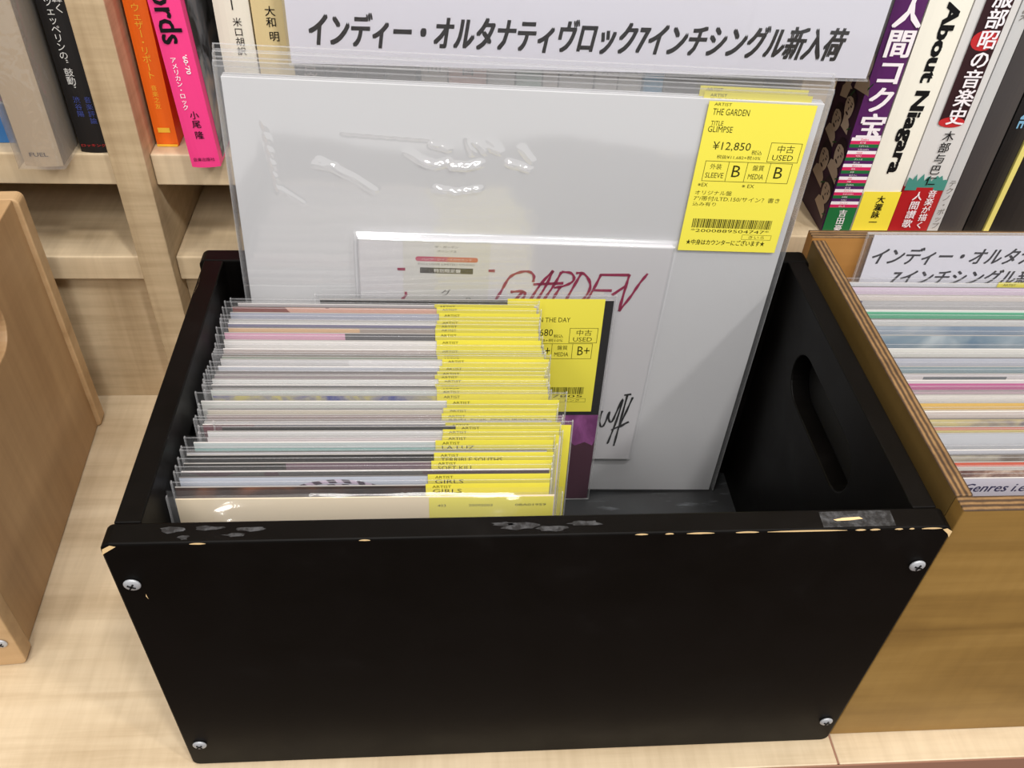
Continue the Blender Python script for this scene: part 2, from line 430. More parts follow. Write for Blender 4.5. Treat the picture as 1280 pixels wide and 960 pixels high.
fp.face([(0.3898, -0.0003, H - 0.0075), (0.3898, -0.0003, H - 0.003), (0.3865, -0.0003, H - 0.0006), (0.3845, -0.0004, H - 0.0012), (0.388, -0.0004, H - 0.0045)], M_rawwood)
fp.face([(0.0125, -0.0003, 0.1838 - 0.012), (0.0118, -0.0003, 0.174), (0.0122, -0.0003, 0.176)], M_rawwood)
fp.build('front_panel', black)
b = MB()                                                     # worn patch on the rim of the left side
b.face([(0.00345, 0.206, H - 0.002), (0.00345, 0.180, H - 0.0045), (0.0043, 0.184, H + 0.00015), (0.0052, 0.193, H + 0.00015), (0.0046, 0.200, H + 0.00015)], M_rawwood)
b.build('wear_mark', black)

wr, f2 = wood_crate('record_crate', 'honey coloured wooden crate at the left edge of the photo, seen from its side', (0, 0, 0.0005), math.radians(3.3), M_box, M_box_y, hole_y=(0.066, 0.149))
a = math.radians(3.3)
wr.location = (-0.119 - 0.39 * math.cos(a), 0.071 - 0.39 * math.sin(a), 0.0005)
f2.build('front_panel', wr)

# plywood crate on the right
PX, PW, PD, PH, PT = 0.3932, 0.252, 0.238, 0.2205, 0.009
pc = thing('record_crate', 'worn plywood crate full of records at the right edge, with striped raw edges', 'crate', (PX, 0.0035, 0.0005))
def ply_board(name, x0, x1, y0, y1, z0, z1, face, edge):
    b = MB(); b.box(x0, x1, y0, y1, z0, z1, face, 0.0007)
    for i, f in enumerate(b.f):                              # the sawn top shows the layers
        zs = [b.v[k].z for k in f]
        if min(zs) > z1 - 0.0009: b.mi[i] = b.mi_of(edge)
    return b.build(name, pc)
ply_board('front_panel', 0, PW, 0, PT, 0, PH, M_ply, M_plyY)
ply_board('back_panel', 0, PW, PD - PT, PD, 0, PH + 0.002, M_plyin, M_plyY)
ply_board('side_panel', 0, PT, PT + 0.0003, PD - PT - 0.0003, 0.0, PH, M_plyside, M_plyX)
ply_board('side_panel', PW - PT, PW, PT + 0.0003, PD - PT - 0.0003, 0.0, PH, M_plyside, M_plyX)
ply_board('bottom_panel', PT + 0.0003, PW - PT - 0.0003, PT + 0.0003, PD - PT - 0.0003, 0.0, 0.008, M_plyin, M_plyX)

# ------------------------------------------------------------------ price label (yellow, local origin at its top-left, drawn on plane y=0 facing -y)
def price_label(parent, x, ztop, y, lines=(), full=None, w=0.0625, h=0.0955, tilt=0.0):
    b = MB(M_yellow)
    b.box(x, x + w, y - 0.00012, y, ztop - h, ztop, M_yellow)
    pl = Plane((x, y - 0.00012, ztop), (1, 0, 0), (0, 0, 1), 0.00005)
    T = lambda s, u0, u1, v0, v1, bold=0.012: text(b, pl, s, u0 * w, -v1 * h, (v1 - v0) * h, (u1 - u0) * w, M_tagink, bold * 0.0 if bold < 0.015 else bold)
    if full is None:
        y0 = 0.010
        for i, (s, wd, hh) in enumerate(lines):
            T(s, 0.05 + 0.012 * random.random(), 0.05 + wd, y0, y0 + hh); y0 += hh + 0.008
    else:
        d = full
        if d.get('artist'): T('ARTIST', 0.05, 0.21, 0.008, 0.026); T(d['artist'], 0.05, 0.39, 0.042, 0.082)
        if d.get('heading', True): T('TITLE', 0.055, 0.17, 0.118, 0.146)
        T(d['title'], *d['title_u'], 0.15, 0.188)
        T(d['price'], *d['price_u'], 0.245, 0.305); T('税込', 0.50, 0.60, 0.292, 0.322); T(d['net'], 0.18, 0.60, 0.330, 0.356)
        t = 0.0003
        frame2(b, pl, 0.665 * w, 0.965 * w, -0.365 * h, -0.238 * h, t, M_tagink)
        T('中古', 0.74, 0.90, 0.253, 0.302); T('USED', 0.71, 0.91, 0.316, 0.352)
        frame2(b, pl, 0.085 * w, 0.925 * w, -0.505 * h, -0.370 * h, t, M_tagink)
        for u in (0.31, 0.49, 0.71): rect2(b, pl, u * w, u * w + t, -0.505 * h, -0.370 * h, M_tagink)
        T('外装', 0.14, 0.25, 0.388, 0.425); T('SLEEVE', 0.11, 0.285, 0.447, 0.482)
        T('盤質', 0.55, 0.66, 0.388, 0.425); T('MEDIA', 0.525, 0.675, 0.447, 0.482)
        g = d['grade']; T(g, 0.36, 0.44 if len(g) == 1 else 0.475, 0.395, 0.472); T(g, 0.77, 0.85 if len(g) == 1 else 0.90, 0.395, 0.472)
        if d.get('notes'):
            T('※EX', 0.06, 0.155, 0.518, 0.542); T('※ EX', 0.49, 0.61, 0.518, 0.542)
            T('オリジナル盤', 0.05, 0.41, 0.568, 0.598)
            T('7"/帯付/LTD.150/サイン？書き', 0.05, 0.90, 0.606, 0.640)
            T('込み有り', 0.05, 0.28, 0.648, 0.676)
        rr = random.Random(11); u = 0.09
        while u < 0.89:
            bw = rr.choice((0.006, 0.009, 0.013)); rect2(b, pl, u * w, (u + bw) * w, -0.830 * h, -0.765 * h, M_tagink); u += bw + rr.choice((0.006, 0.009))
        T(d['code'], 0.09, 0.88, 0.838, 0.862)
        frame2(b, pl, 0.62 * w, 0.92 * w, -0.908 * h, -0.872 * h, 0.0002, M_tagink); T(d['colour'], 0.69, 0.85, 0.879, 0.901)
        if d.get('foot'): T(d['foot'], 0.07, 0.87, 0.915, 0.955, 0.02)
    return b.build('price_label', parent)

# ------------------------------------------------------------------ 7-inch records
def jacket_mat(i, spec):
    kind = spec[0]
    if kind == 'p': return plain('jacket_%s_%d_%d_%d' % ((kind,) + tuple(int(255 * c) for c in spec[1][:3])), spec[1], 0.45, 0.35)
    m, nt, b = newmat('jacket_art_%d' % i)
    b.inputs['Roughness'].default_value = 0.45; b.inputs['Specular IOR Level'].default_value = 0.35
    if kind == 's':                                          # two colours side by side
        sx = nt.nodes.new('ShaderNodeSeparateXYZ'); tc = nt.nodes.new('ShaderNodeTexCoord'); nt.links.new(tc.outputs['Object'], sx.inputs[0])
        mt = nt.nodes.new('ShaderNodeMath'); mt.operation = 'GREATER_THAN'; mt.inputs[1].default_value = spec[3]; nt.links.new(sx.outputs['X'], mt.inputs[0])
        c = mixc(nt, spec[1], spec[2], mt.outputs[0])
    elif kind == 'b':                                        # printed patches
        n = noise(nt, coords(nt, (1, 1, 1), loc=(i * 3.1, 0, i)), spec[3], 2, 0.5, 0.3)
        c = ramp(nt, n, [(0.0, spec[1]), (spec[4] if len(spec) > 4 else 0.52, spec[2])], 'CONSTANT')
    elif kind == 'm':                                        # many coloured picture
        n = noise(nt, coords(nt, (1, 1, 1), loc=(i * 1.7, 0, i)), spec[4], 3, 0.6, 0.5)
        c = ramp(nt, n, [(0.36, spec[1]), (0.5, spec[2]), (0.62, spec[3])])
    elif kind == 't':                                        # bands across, from the top edge down: (depth, colour)...
        sx = nt.nodes.new('ShaderNodeSeparateXYZ'); tc = nt.nodes.new('ShaderNodeTexCoord'); nt.links.new(tc.outputs['Object'], sx.inputs[0])
        mr = nt.nodes.new('ShaderNodeMapRange'); mr.inputs[1].default_value = JH + 0.0012; mr.inputs[2].default_value = JH + 0.0012 - 0.04; nt.links.new(sx.outputs['Z'], mr.inputs[0])
        c = ramp(nt, mr.outputs[0], [(d / 0.04, cc) for d, cc in spec[1]], 'CONSTANT')
    nt.links.new(c, b.inputs['Base Color'])
    return m
JW = 0.186; JH = 0.184
def sleeve_mesh(w, h, d, curl=0.0, edge=True):
    """thin open-topped clear bag, standing on z=0, front at y=-d/2"""
    b = MB(M_bag)
    nx, nz = 8, 8; x0 = -w / 2
    for sgn in (-1, 1):
        vs = []
        for j in range(nz + 1):
            z = h * (j / nz)
            for i in range(nx + 1):
                x = x0 + w * i / nx
                bul = 0.0002 * math.sin(math.pi * i / nx)
                vs.append((x, sgn * (d / 2 + bul), z))
        fs = []
        for j in range(nz):
            for i in range(nx):
                a = j * (nx + 1) + i; q = [a, a + 1, a + nx + 2, a + nx + 1]
                fs.append(q if sgn < 0 else q[::-1])
        b.add(vs, fs, M_bag, True)
    for x in (x0, -x0): b.box(x - 0.0003, x + 0.0003, -d / 2, d / 2, 0, h, M_bagedge)
    b.box(x0, -x0, -d / 2, d / 2, 0, 0.0003, M_bagedge)
    b.box(x0, -x0, -d / 2 - 0.0001, -d / 2 + 0.0001, h - 0.0003, h, M_bagedge)
    return b
def record(i, label, x_left, ytop, tilt, yaw, spec, group, lines=(), x_lab=None, full=None, zbase=0.0097, art=None, bagw=0.190, bagx=-0.0008, bagh=0.1890, name='record_single', jw=JW, jh=JH):
    xc = x_left + jw / 2
    r = thing(name, label, 'record', (xc, ytop - jh * math.sin(tilt), zbase + 0.0006), (-tilt, 0, yaw), group)
    m = jacket_mat(i, spec)
    M_e = (M_paperedge, M_edgegrey, M_edgegrey, M_edgedim)[(i * 7) % 4]
    b = MB(m, M_e)
    b.box(-jw / 2, jw / 2, -0.0003, 0.0003, 0.0012, 0.0012 + jh, M_e)
    pl = Plane((-jw / 2, -0.0003, 0.0012), (1, 0, 0), (0, 0, 1), 0.00003)
    rect2(b, pl, 0, jw, 0, jh - 0.0003, m)
    if art: art(b, pl)
    b.build('jacket', r)
    s = sleeve_mesh(bagw, bagh, 0.0013).build('plastic_sleeve', r); s.location.x = bagx
    if x_lab is not None:
        price_label(r, x_lab - xc, 0.0012 + jh + 0.0014, -0.0009, lines, full)
    return r

A = ('ARTIST', 0.155, 0.018)
W_ = S(232, 230, 228)
# (top y, left x, right edge of its label, artwork, lettering, label)
REC = [
 (0.2064, 0.0242, 0.2079, ('p', S(206, 196, 200)), [A], 'grey-white jacketed record at the very back of the main stack'),
 (0.2031, 0.0213, 0.2092, ('b', S(150, 84, 76), S(236, 186, 168), 26, 0.47), [A], 'salmon pink jacketed record with dark red patches, second from the back of the stack'),
 (0.1965, 0.0210, 0.2107, ('p', S(186, 188, 204)), [A], 'grey-lavender jacketed record directly in front of the salmon pink one'),
 (0.1884, 0.0214, 0.2095, ('t', ((0, W_), (0.0022, S(70, 72, 130)), (0.012, S(120, 124, 168)))), [A], 'record whose white-topped jacket has a navy blue band, near the back'),
 (0.1844, 0.0216, 0.2087, ('t', ((0, S(150, 146, 176)), (0.0025, S(206, 202, 208)))), [A], 'purple-grey jacketed record between the navy banded and the peach one'),
 (0.1805, 0.0223, 0.2084, ('s', S(240, 200, 160), S(186, 172, 164), -0.015), [A], 'record with a jacket peach on the left and grey-beige on the right'),
 (0.1750, 0.0209, 0.2084, ('s', S(236, 182, 206), S(104, 102, 106), -0.022), [A], 'record with a jacket rose pink on the left and dark grey on the right'),
 (0.1674, 0.0218, 0.2093, ('p', S(240, 236, 234)), [A], 'bright white jacketed record directly in front of the rose pink and grey one'),
 (0.1584, 0.0229, 0.2090, ('p', S(214, 198, 192)), [A], 'pale pinkish beige jacketed record behind the taupe one'),
 (0.1526, 0.0235, 0.2095, ('p', S(158, 146, 132)), [A], 'taupe jacketed record directly behind the sage green one'),
 (0.1504, 0.0234, 0.2098, ('p', S(172, 184, 168)), [A], 'sage green jacketed record in the back half of the stack'),
 (0.1483, 0.0229, 0.2125, ('s', S(220, 218, 220), S(236, 234, 236), -0.02), [A], 'pale grey-white jacketed record directly in front of the sage green one'),
 (0.1412, 0.0228, 0.2109, ('p', S(222, 224, 234)), [A], 'faintly blue-white jacketed record behind the grey-brown one'),
 (0.1363, 0.0224, 0.2096, ('p', S(158, 148, 148)), [A], 'grey-brown jacketed record in the middle of the stack, behind the mauve-grey one'),
 (0.1329, 0.0221, 0.2083, ('p', S(180, 166, 170)), [A], 'mauve-grey jacketed record in the middle of the stack'),
 (0.1294, 0.0214, 0.2104, ('p', S(244, 244, 242)), [A], 'clean white jacketed record directly in front of the mauve-grey one'),
 (0.1241, 0.0220, 0.2085, ('p', S(122, 120, 120)), [A], 'mid grey jacketed record directly in front of the clean white one'),
 (0.1214, 0.0229, 0.2092, ('p', S(208, 206, 206)), [A], 'light grey jacketed record between the mid grey and the pale green-white ones'),
 (0.1194, 0.0224, 0.2095, ('p', S(230, 236, 230)), [A], 'pale green-white jacketed record behind the one with coloured lettering'),
 (0.1148, 0.0242, 0.2095, ('m', S(90, 96, 160), S(168, 164, 164), S(206, 196, 130), 60), [A], 'grey jacketed record with small blue and yellow marks along its top'),
 (0.1097, 0.0188, 0.2150, ('p', S(226, 226, 220)), [A], 'white jacketed record in an oversized clear sleeve sticking out at both sides'),
 (0.1033, 0.0234, 0.2130, ('p', S(228, 218, 202)), [A], 'cream jacketed record directly behind the one tagged ARIEL PINK'),
 (0.0990, 0.0238, 0.2121, ('p', S(176, 156, 152)), [('ARTIST', 0.155, 0.018), ('ARIEL PINK FEATURING JOR', 0.88, 0.022)], 'taupe jacketed record whose yellow tag reads ARIEL PINK FEATURING'),
 (0.0941, 0.0235, 0.2148, ('p', S(224, 220, 222)), [], 'pale grey jacketed record directly in front of the ARIEL PINK one'),
 (0.0916, 0.0231, 0.2141, ('s', S(120, 60, 72), S(120, 116, 128), -0.066), [A], 'purple-grey jacketed record with a maroon left corner'),
 (0.0898, 0.0336, 0.2196, ('p', S(16, 16, 16)), [A], 'black jacketed record shifted right, its yellow tag showing past the others'),
 (0.0868, 0.0265, 0.2127, ('p', S(240, 238, 238)), [A], 'white jacketed record directly in front of the black one that is shifted right'),
 (0.0821, 0.0274, 0.2123, ('p', S(232, 222, 224)), [A], 'pinkish white jacketed record directly behind the teal one'),
 (0.0788, 0.0210, 0.2088, ('t', ((0, S(206, 214, 214)), (0.004, S(140, 200, 194)))), [('ARTIST', 0.155, 0.018), ('LA LUZ', 0.28, 0.028)], 'teal jacketed record whose yellow tag reads LA LUZ'),
 (0.0717, 0.0189, 0.2092, ('p', S(244, 242, 246)), [], 'white jacketed record between the teal one and the black TERRIBLE one'),
 (0.0700, 0.0194, 0.2081, ('p', S(22, 20, 20)), [('ARTIST', 0.155, 0.018), ('TERRIBLE SOUTHS', 0.52, 0.028)], 'black jacketed record whose yellow tag reads TERRIBLE SOUTHS'),
 (0.0643, 0.0190, 0.2067, ('s', S(46, 44, 42), S(122, 98, 110), -0.042), [('ARTIST', 0.155, 0.018), ('SOFT KILL', 0.30, 0.028)], 'mauve and black jacketed record whose yellow tag reads SOFT KILL'),
 (0.0588, 0.0190, 0.2054, ('b', S(84, 62, 70), S(92, 90, 88), 18), [], 'dark grey-brown jacketed record directly behind the one with a braided hoop'),
 (0.0550, 0.0187, 0.2050, ('p', S(206, 212, 226)), [('ARTIST', 0.155, 0.018), ('GIRLS', 0.24, 0.028)], 'pale blue-white jacketed record with a braided dark hoop printed on it'),
 (0.0486, 0.0181, 0.2040, ('m', S(40, 34, 34), S(74, 52, 44), S(160, 104, 76), 16), [('ARTIST', 0.155, 0.018), ('GIRLS', 0.24, 0.028)], 'dark brown picture jacketed record tagged GIRLS, second from the front'),
]
def hoop(b, pl):
    dk = plain('hoop_purple', S(66, 48, 74), 0.5); pk = plain('hoop_pale', S(214, 196, 220), 0.5)
    cx, cy = 0.078, JH - 0.0535; n = 84
    for i in range(n):
        a0 = 2 * math.pi * i / n; a1 = 2 * math.pi * (i + 1.5) / n
        for ra, rb, mm in ((0.0455, 0.0485, dk), (0.0490, 0.0515, dk)):
            p = [(cx + ra * math.cos(a0), cy + ra * math.sin(a0)), (cx + rb * math.cos(a0 + 0.03), cy + rb * math.sin(a0 + 0.03)), (cx + rb * math.cos(a1), cy + rb * math.sin(a1)), (cx + ra * math.cos(a1 - 0.03), cy + ra * math.sin(a1 - 0.03))]
            poly2(b, pl, p, mm if i % 2 else pk, 2)
n = len(REC); ylast = None
ys = [r[0] if r[0] < 0.11 else 0.11 + (r[0] - 0.11) * 0.898 for r in REC]
ys_front = 0.0405
prev = ys_front
for k in range(n - 1, -1, -1):                               # keep every sleeve clear of the one in front
    ys[k] = max(ys[k], prev + 0.0021); prev = ys[k]
GR = 'used 7-inch records standing in the black crate'
for k, (y, xl, xr, spec, lines, lab) in enumerate(REC):
    f = k / (n - 1)
    tilt = math.radians(3.6 + 3.2 * f); yaw = math.radians(-1.1 + 0.5 * f)
    wide = k == 20; xl_b = max(0.0168, xl - (0.0062 if wide else 0.0040)); xr_b = max(xr, xl + JW) + (0.0040 if wide else 0.0008)
    record(k, lab, xl, ys[k], tilt, yaw, spec, GR, lines, (xr - 0.0625) if lines else None, art=hoop if k == 33 else None,
           bagw=xr_b - xl_b, bagx=(xl_b + xr_b) / 2 - (xl + JW / 2), bagh=0.1915 if wide else 0.1890)

# front-most record: cream jacket in a puffed, shiny sleeve
fr_t = math.radians(7.0)
r = thing('record_single', 'cream jacketed record in a shiny puffed sleeve, front-most in the black crate', 'record', (0.113, ys_front - JH * math.sin(fr_t) + 0.0005, 0.0103), (-fr_t, 0, math.radians(-0.5)), GR)
M_cream = plain('cream_jacket', S(232, 214, 184), 0.5)
b = MB(M_cream, M_paperedge); b.box(-JW / 2, JW / 2, -0.0004, 0.0004, 0.0012, 0.0012 + JH, M_cream); b.build('jacket', r)
def puffed():
    M = film('shiny_front_sleeve', 0.05, 0.09, 1.6, 0.35, 70, stretch=(0.25, 1, 1)); b = MB(M)
    w, h = 0.194, 0.190; prof = [(-0.0010, 0), (-0.0040, 0.05), (-0.0110, 0.12), (-0.0165, 0.155), (-0.0178, 0.165), (-0.0176, 0.169), (-0.0166, 0.1715), (-0.0150, 0.1738), (-0.0130, 0.1760), (-0.0104, 0.1784), (-0.0074, 0.1806), (-0.0042, 0.1830), (-0.0016, 0.1852), (0.0002, 0.1874)]
    nx = 24; vs = []
    for (y, z) in prof:
        for i in range(nx + 1):
            x = -w / 2 + w * i / nx; e = min(1, 6 * min(i, nx - i) / nx)
            vs.append((x, -0.0008 + (y + 0.0008) * e, z + 0.0004 * math.sin(i * 0.9) * (z / h)))
    b.add(vs, [[j * (nx + 1) + i, j * (nx + 1) + i + 1, (j + 1) * (nx + 1) + i + 1, (j + 1) * (nx + 1) + i] for j in range(len(prof) - 1) for i in range(nx)], M, True)
    b.face([(-w / 2, 0.0008, 0), (w / 2, 0.0008, 0), (w / 2, 0.0008, h), (-w / 2, 0.0008, h)], M)
    for x in (-w / 2, w / 2): b.box(x - 0.0003, x + 0.0003, -0.0008, 0.0008, 0, 0.187, M_bagedge)
    return b
puffed().build('plastic_sleeve', r)
b = MB(M_yellow); x0 = 0.0302; b.box(x0, x0 + 0.0625, -0.00052, -0.00042, JH + 0.0008 - 0.0955, JH + 0.0008, M_yellow)
pl = Plane((x0, -0.00052, JH + 0.0008), (1, 0, 0), (0, 0, 1), 0.00005)
for s, u0, u1 in (('403', 0.07, 0.14), ('20092003', 0.33, 0.53), ('08A01959', 0.72, 0.98)): text(b, pl, s, u0 * 0.06, -0.0062, 0.0016, (u1 - u0) * 0.06, M_tagink)
b.build('price_label', r)

# the record that stands further right, against the LP
def day_art(b, pl):
    mg = newmat('magenta_dusk')
    m, nt, bs_ = mg
    n_ = noise(nt, coords(nt, (1, 1, 0.35)), 70, 4, 0.6, 0.6)
    nt.links.new(ramp(nt, n_, [(0.35, S(112, 44, 104)), (0.62, S(160, 84, 152))]), bs_.inputs['Base Color'])
    rect2(b, pl, 0, JW, 0.050, 0.086, m, 2)
    mm = plain('dark_plum', S(74, 30, 52), 0.5); rect2(b, pl, 0, JW, 0, 0.062, mm, 1.5)
    rr = random.Random(5); x = 0.0
    pts = [(0, 0.045)]
    while x < JW: pts.append((x, 0.060 + rr.uniform(-0.004, 0.006))); x += rr.uniform(0.003, 0.008)
    pts += [(JW, 0.062), (JW, 0.045)]
    poly2(b, pl, pts, mm, 3)
record(90, 'black and magenta jacketed record standing right of the stack, its yellow 680 yen tag showing', 0.074, 0.2016, math.radians(2.5), math.radians(-0.5), ('p', S(14, 12, 13)), GR,
       x_lab=0.2542 - 0.0625, full=dict(title='E IN THE DAY', title_u=(0.27, 0.66), price='¥680', price_u=(0.29, 0.49), net='税抜¥618+税10%', grade='B+', code='496037805', colour='ピンク', heading=False), art=day_art)

# ------------------------------------------------------------------ LPs behind (local origin: bottom right front corner of the board)
TL, RL = math.radians(-3.0), math.radians(1.7)
ROT = (Matrix.Rotation(TL, 4, 'X') @ Matrix.Rotation(RL, 4, 'Y')).to_euler()
GL = '12-inch sleeves leaning on the back of the black crate'
LW, LH = 0.333, 0.312
def lp_bag(parent, w, h, d, wrinkle):
    M_f = M_lpbag if wrinkle else M_lpclear
    b = MB(M_f)
    x0, x1 = -w + 0.003, 0.003
    lines = [[(-0.2344, 0.2739), (-0.2276, 0.2693), (-0.2184, 0.2662), (-0.2115, 0.2684)], [(-0.2092, 0.2665), (-0.2013, 0.2659), (-0.1931, 0.2682)], [(-0.2011, 0.2839), (-0.198, 0.2744)], [(-0.1983, 0.2812), (-0.182, 0.276)],
             [(-0.1765, 0.2694), (-0.1641, 0.2659)], [(-0.2182, 0.252), (-0.2064, 0.2499), (-0.1923, 0.2525)], [(-0.2842, 0.2669), (-0.2666, 0.2577), (-0.2531, 0.2492)], [(-0.2866, 0.2644), (-0.2754, 0.2634)], [(-0.1697, 0.2785), (-0.1631, 0.2709)],
             [(-0.2698, 0.2843), (-0.2209, 0.2821)], [(-0.2209, 0.2792), (-0.2118, 0.2767)], [(-0.1946, 0.2804), (-0.1907, 0.2757)], [(-0.1883, 0.2826), (-0.1835, 0.2779)], [(-0.313, 0.2893), (-0.3084, 0.246)], [(-0.3082, 0.2485), (-0.2953, 0.2388)]]
    creases = [(p, q, (0.0022, 0.0028, 0.0016, 0.0015, 0.0020, 0.0020, 0.0016, 0.0016, 0.0016, 0.0005, 0.0016, 0.0016, 0.0016, 0.0010, 0.0010)[n]) for n, l in enumerate(lines) for p, q in zip(l, l[1:])]
    SG = 0.0009
    def disp(x, z):
        if not wrinkle: return 0.0
        y = 0.0
        for (ax, az), (bx, bz), amp in creases:
            if not (min(ax, bx) - 0.004 < x < max(ax, bx) + 0.004 and min(az, bz) - 0.004 < z < max(az, bz) + 0.004): continue
            dx, dz = bx - ax, bz - az; L2 = dx * dx + dz * dz
            t = max(0, min(1, ((x - ax) * dx + (z - az) * dz) / L2)); d2 = (x - ax - t * dx) ** 2 + (z - az - t * dz) ** 2
            y = max(y, amp * math.exp(-d2 / (2 * SG ** 2)) * (0.75 + 0.25 * math.sin(900 * (x + z))))
        y += 0.0004 * (math.sin(38 * x + 2 * math.sin(21 * z)) + 1) * min(1, 8 * (z / h)) 
        return y
    nx, nz = (400, 380) if wrinkle else (2, 2)
    vs = []
    for j in range(nz + 1):
        z = -0.0006 + h * j / nz
        for i in range(nx + 1):
            x = x0 + (x1 - x0) * i / nx
            e = min(1.0, 20 * min(i, nx - i) / nx) if wrinkle else 1
            j7 = 0.0
            if wrinkle: j7 = 0.0040 * max(0, min(1, (x + 0.2672) / 0.0025, (-0.0676 - x) / 0.0025, (z - 0.0332) / 0.0025, (0.2217 - z) / 0.0025))
            vs.append((x, -d - disp(x, z) * e - j7, z))
    b.add(vs, [[j * (nx + 1) + i, j * (nx + 1) + i + 1, (j + 1) * (nx + 1) + i + 1, (j + 1) * (nx + 1) + i] for j in range(nz) for i in range(nx)], M_f, True)
    y2 = 0.0016 + 0.0002
    b.face([(x1, y2, 0), (x0, y2, 0), (x0, y2, h - 0.004), (x1, y2, h - 0.004)], M_lpclear)
    for x in (x0, x1): b.box(x - 0.0003, x + 0.0003, -d, y2, 0, h - 0.002, M_bagedge)
    b.box(x0, x1, -d - 0.0001, -d + 0.0002, h - 0.0012, h - 0.0006, M_bagedge)
    b.box(x0, x1, y2 - 0.0002, y2, h - 0.0050, h - 0.0042, M_bagedge)
    return b.build('plastic_sleeve', parent)
def lp(label, loc, front, tag_args, bag_h):
    r = thing('record_album', label, 'record', loc, ROT, GL)
    b = MB(M_white); b.box(-LW, 0, 0, 0.0014, 0, LH, M_white, 0.0003); b.build('board', r)
    lp_bag(r, LW + 0.006, bag_h, 0.0006, front)
    return r
L0 = Vector((0.358, 0.1995, 0.0105))
st = Matrix.Rotation(TL, 3, 'X') @ Matrix.Rotation(RL, 3, 'Y') @ Vector((0, 1, 0))
front_lp = lp('white 12-inch sleeve with the GARDEN cover and 12,850 yen tag, front-most leaning', L0, True, None, 0.3215)
lp2 = lp('white 12-inch sleeve just behind the GARDEN one, its yellow tag peeping over the top', L0 + st * 0.0026, False, None, 0.3255)
lp3 = lp('rear-most white 12-inch sleeve, leaning directly on the back board of the black crate', L0 + st * 0.0052, False, None, 0.3285)
price_label(front_lp, -0.0672, 0.3115, -0.0017, full=dict(artist='THE GARDEN', title='GLIMPSE', title_u=(0.04, 0.27), price='¥12,850', price_u=(0.12, 0.48), net='税抜¥11,682+税10%', grade='B', notes=True, code='*2000889504747*', colour='きいろ', foot='★中身はカウンターにございます★'))
price_label(lp2, -0.0700, 0.3155, -0.0010, lines=[('ARTIST', 0.16, 0.018), ('THE GARDEN', 0.35, 0.036)])
price_label(lp3, -0.0722, 0.3178, -0.0010, lines=[('ARTIST', 0.16, 0.018)])
# 7-inch cover kept in front of the board, in the same sleeve
M_off = plain('offwhite_cover', S(238, 236, 240), 0.5); M_brush = plain('crimson_brush', S(166, 38, 84), 0.55); M_obi = plain('tracing_obi', S(234, 232, 228), 0.5)
b = MB(M_off); b.box(-0.2645, -0.0702, -0.0038, -0.0003, 0.036, 0.2190, M_off, 0.0008)
pl = Plane((0, -0.0038, 0), (1, 0, 0), (0, 0, 1), 0.00006)
for s in [[(-0.156, 0.1912), (-0.1556, 0.1963), (-0.1599, 0.1995), (-0.1676, 0.1974), (-0.1721, 0.1935), (-0.1755, 0.1841), (-0.1798, 0.1753)], [(-0.1698, 0.1833), (-0.1615, 0.1845), (-0.16, 0.1817), (-0.1628, 0.1758)], [(-0.1615, 0.1845), (-0.1662, 0.1776)],
          [(-0.144, 0.2), (-0.1511, 0.1905), (-0.1578, 0.175)], [(-0.1443, 0.2), (-0.1474, 0.1887), (-0.1537, 0.1745)], [(-0.1558, 0.1894), (-0.1367, 0.1909)], [(-0.1388, 0.1992), (-0.1426, 0.1888), (-0.1497, 0.1746)],
          [(-0.1388, 0.1992), (-0.1318, 0.1989), (-0.1295, 0.193), (-0.1356, 0.1887), (-0.1424, 0.1873)], [(-0.1383, 0.188), (-0.1417, 0.1803), (-0.1438, 0.1734)], [(-0.126, 0.1987), (-0.1297, 0.1892), (-0.1349, 0.1746)],
          [(-0.1295, 0.1986), (-0.1244, 0.1991), (-0.1189, 0.1914), (-0.1196, 0.1838), (-0.1258, 0.1739)], [(-0.1134, 0.1982), (-0.1165, 0.1877), (-0.1217, 0.174)], [(-0.1141, 0.1978), (-0.0953, 0.1982)], [(-0.1166, 0.1862), (-0.1049, 0.1862)],
          [(-0.0953, 0.1987), (-0.0965, 0.1883), (-0.098, 0.1704)], [(-0.0967, 0.1898), (-0.1044, 0.1827)], [(-0.098, 0.1704), (-0.0915, 0.1827), (-0.0883, 0.1914), (-0.0838, 0.1996)],
          [(-0.241, 0.1981), (-0.2362, 0.1981)], [(-0.1847, 0.1986), (-0.1807, 0.1986)], [(-0.236, 0.1816), (-0.2357, 0.1788), (-0.2386, 0.1754)]]:
    ribbon(b, pl, s, 0.0017, M_brush, 6, 2)
for s in [[(-0.0971, 0.0845), (-0.0985, 0.0768), (-0.0961, 0.0676), (-0.0935, 0.0716), (-0.0917, 0.0865), (-0.0919, 0.0769), (-0.0889, 0.0716), (-0.0862, 0.0861), (-0.0835, 0.0997), (-0.0851, 0.077), (-0.089, 0.0523)], [(-0.0812, 0.0999), (-0.0827, 0.0734), (-0.084, 0.0503)],
          [(-0.0771, 0.0975), (-0.0805, 0.0795), (-0.0836, 0.0668), (-0.0777, 0.0737)], [(-0.0835, 0.0992), (-0.0786, 0.1002)], [(-0.0881, 0.066), (-0.0763, 0.0742)]]:
    ribbon(b, pl, s, 0.0014, M_ink, 6, 2)
b.build('single_cover', front_lp)
b = MB(M_obi); b.box(-0.2375, -0.1842, -0.0041, -0.00385, 0.0365, 0.2188, M_obi)
pl = Plane((0, -0.0041, 0), (1, 0, 0), (0, 0, 1), 0.00006)
M_pill = plain('obi_pink', S(206, 84, 116), 0.5); M_pill2 = plain('obi_orange', S(222, 120, 96), 0.5); M_obibox = plain('obi_black_with_glare', S(70, 68, 64), 0.5); M_obitext = plain('obi_white', S(240, 238, 236), 0.5); M_grey = plain('print_grey', S(120, 116, 110), 0.6)
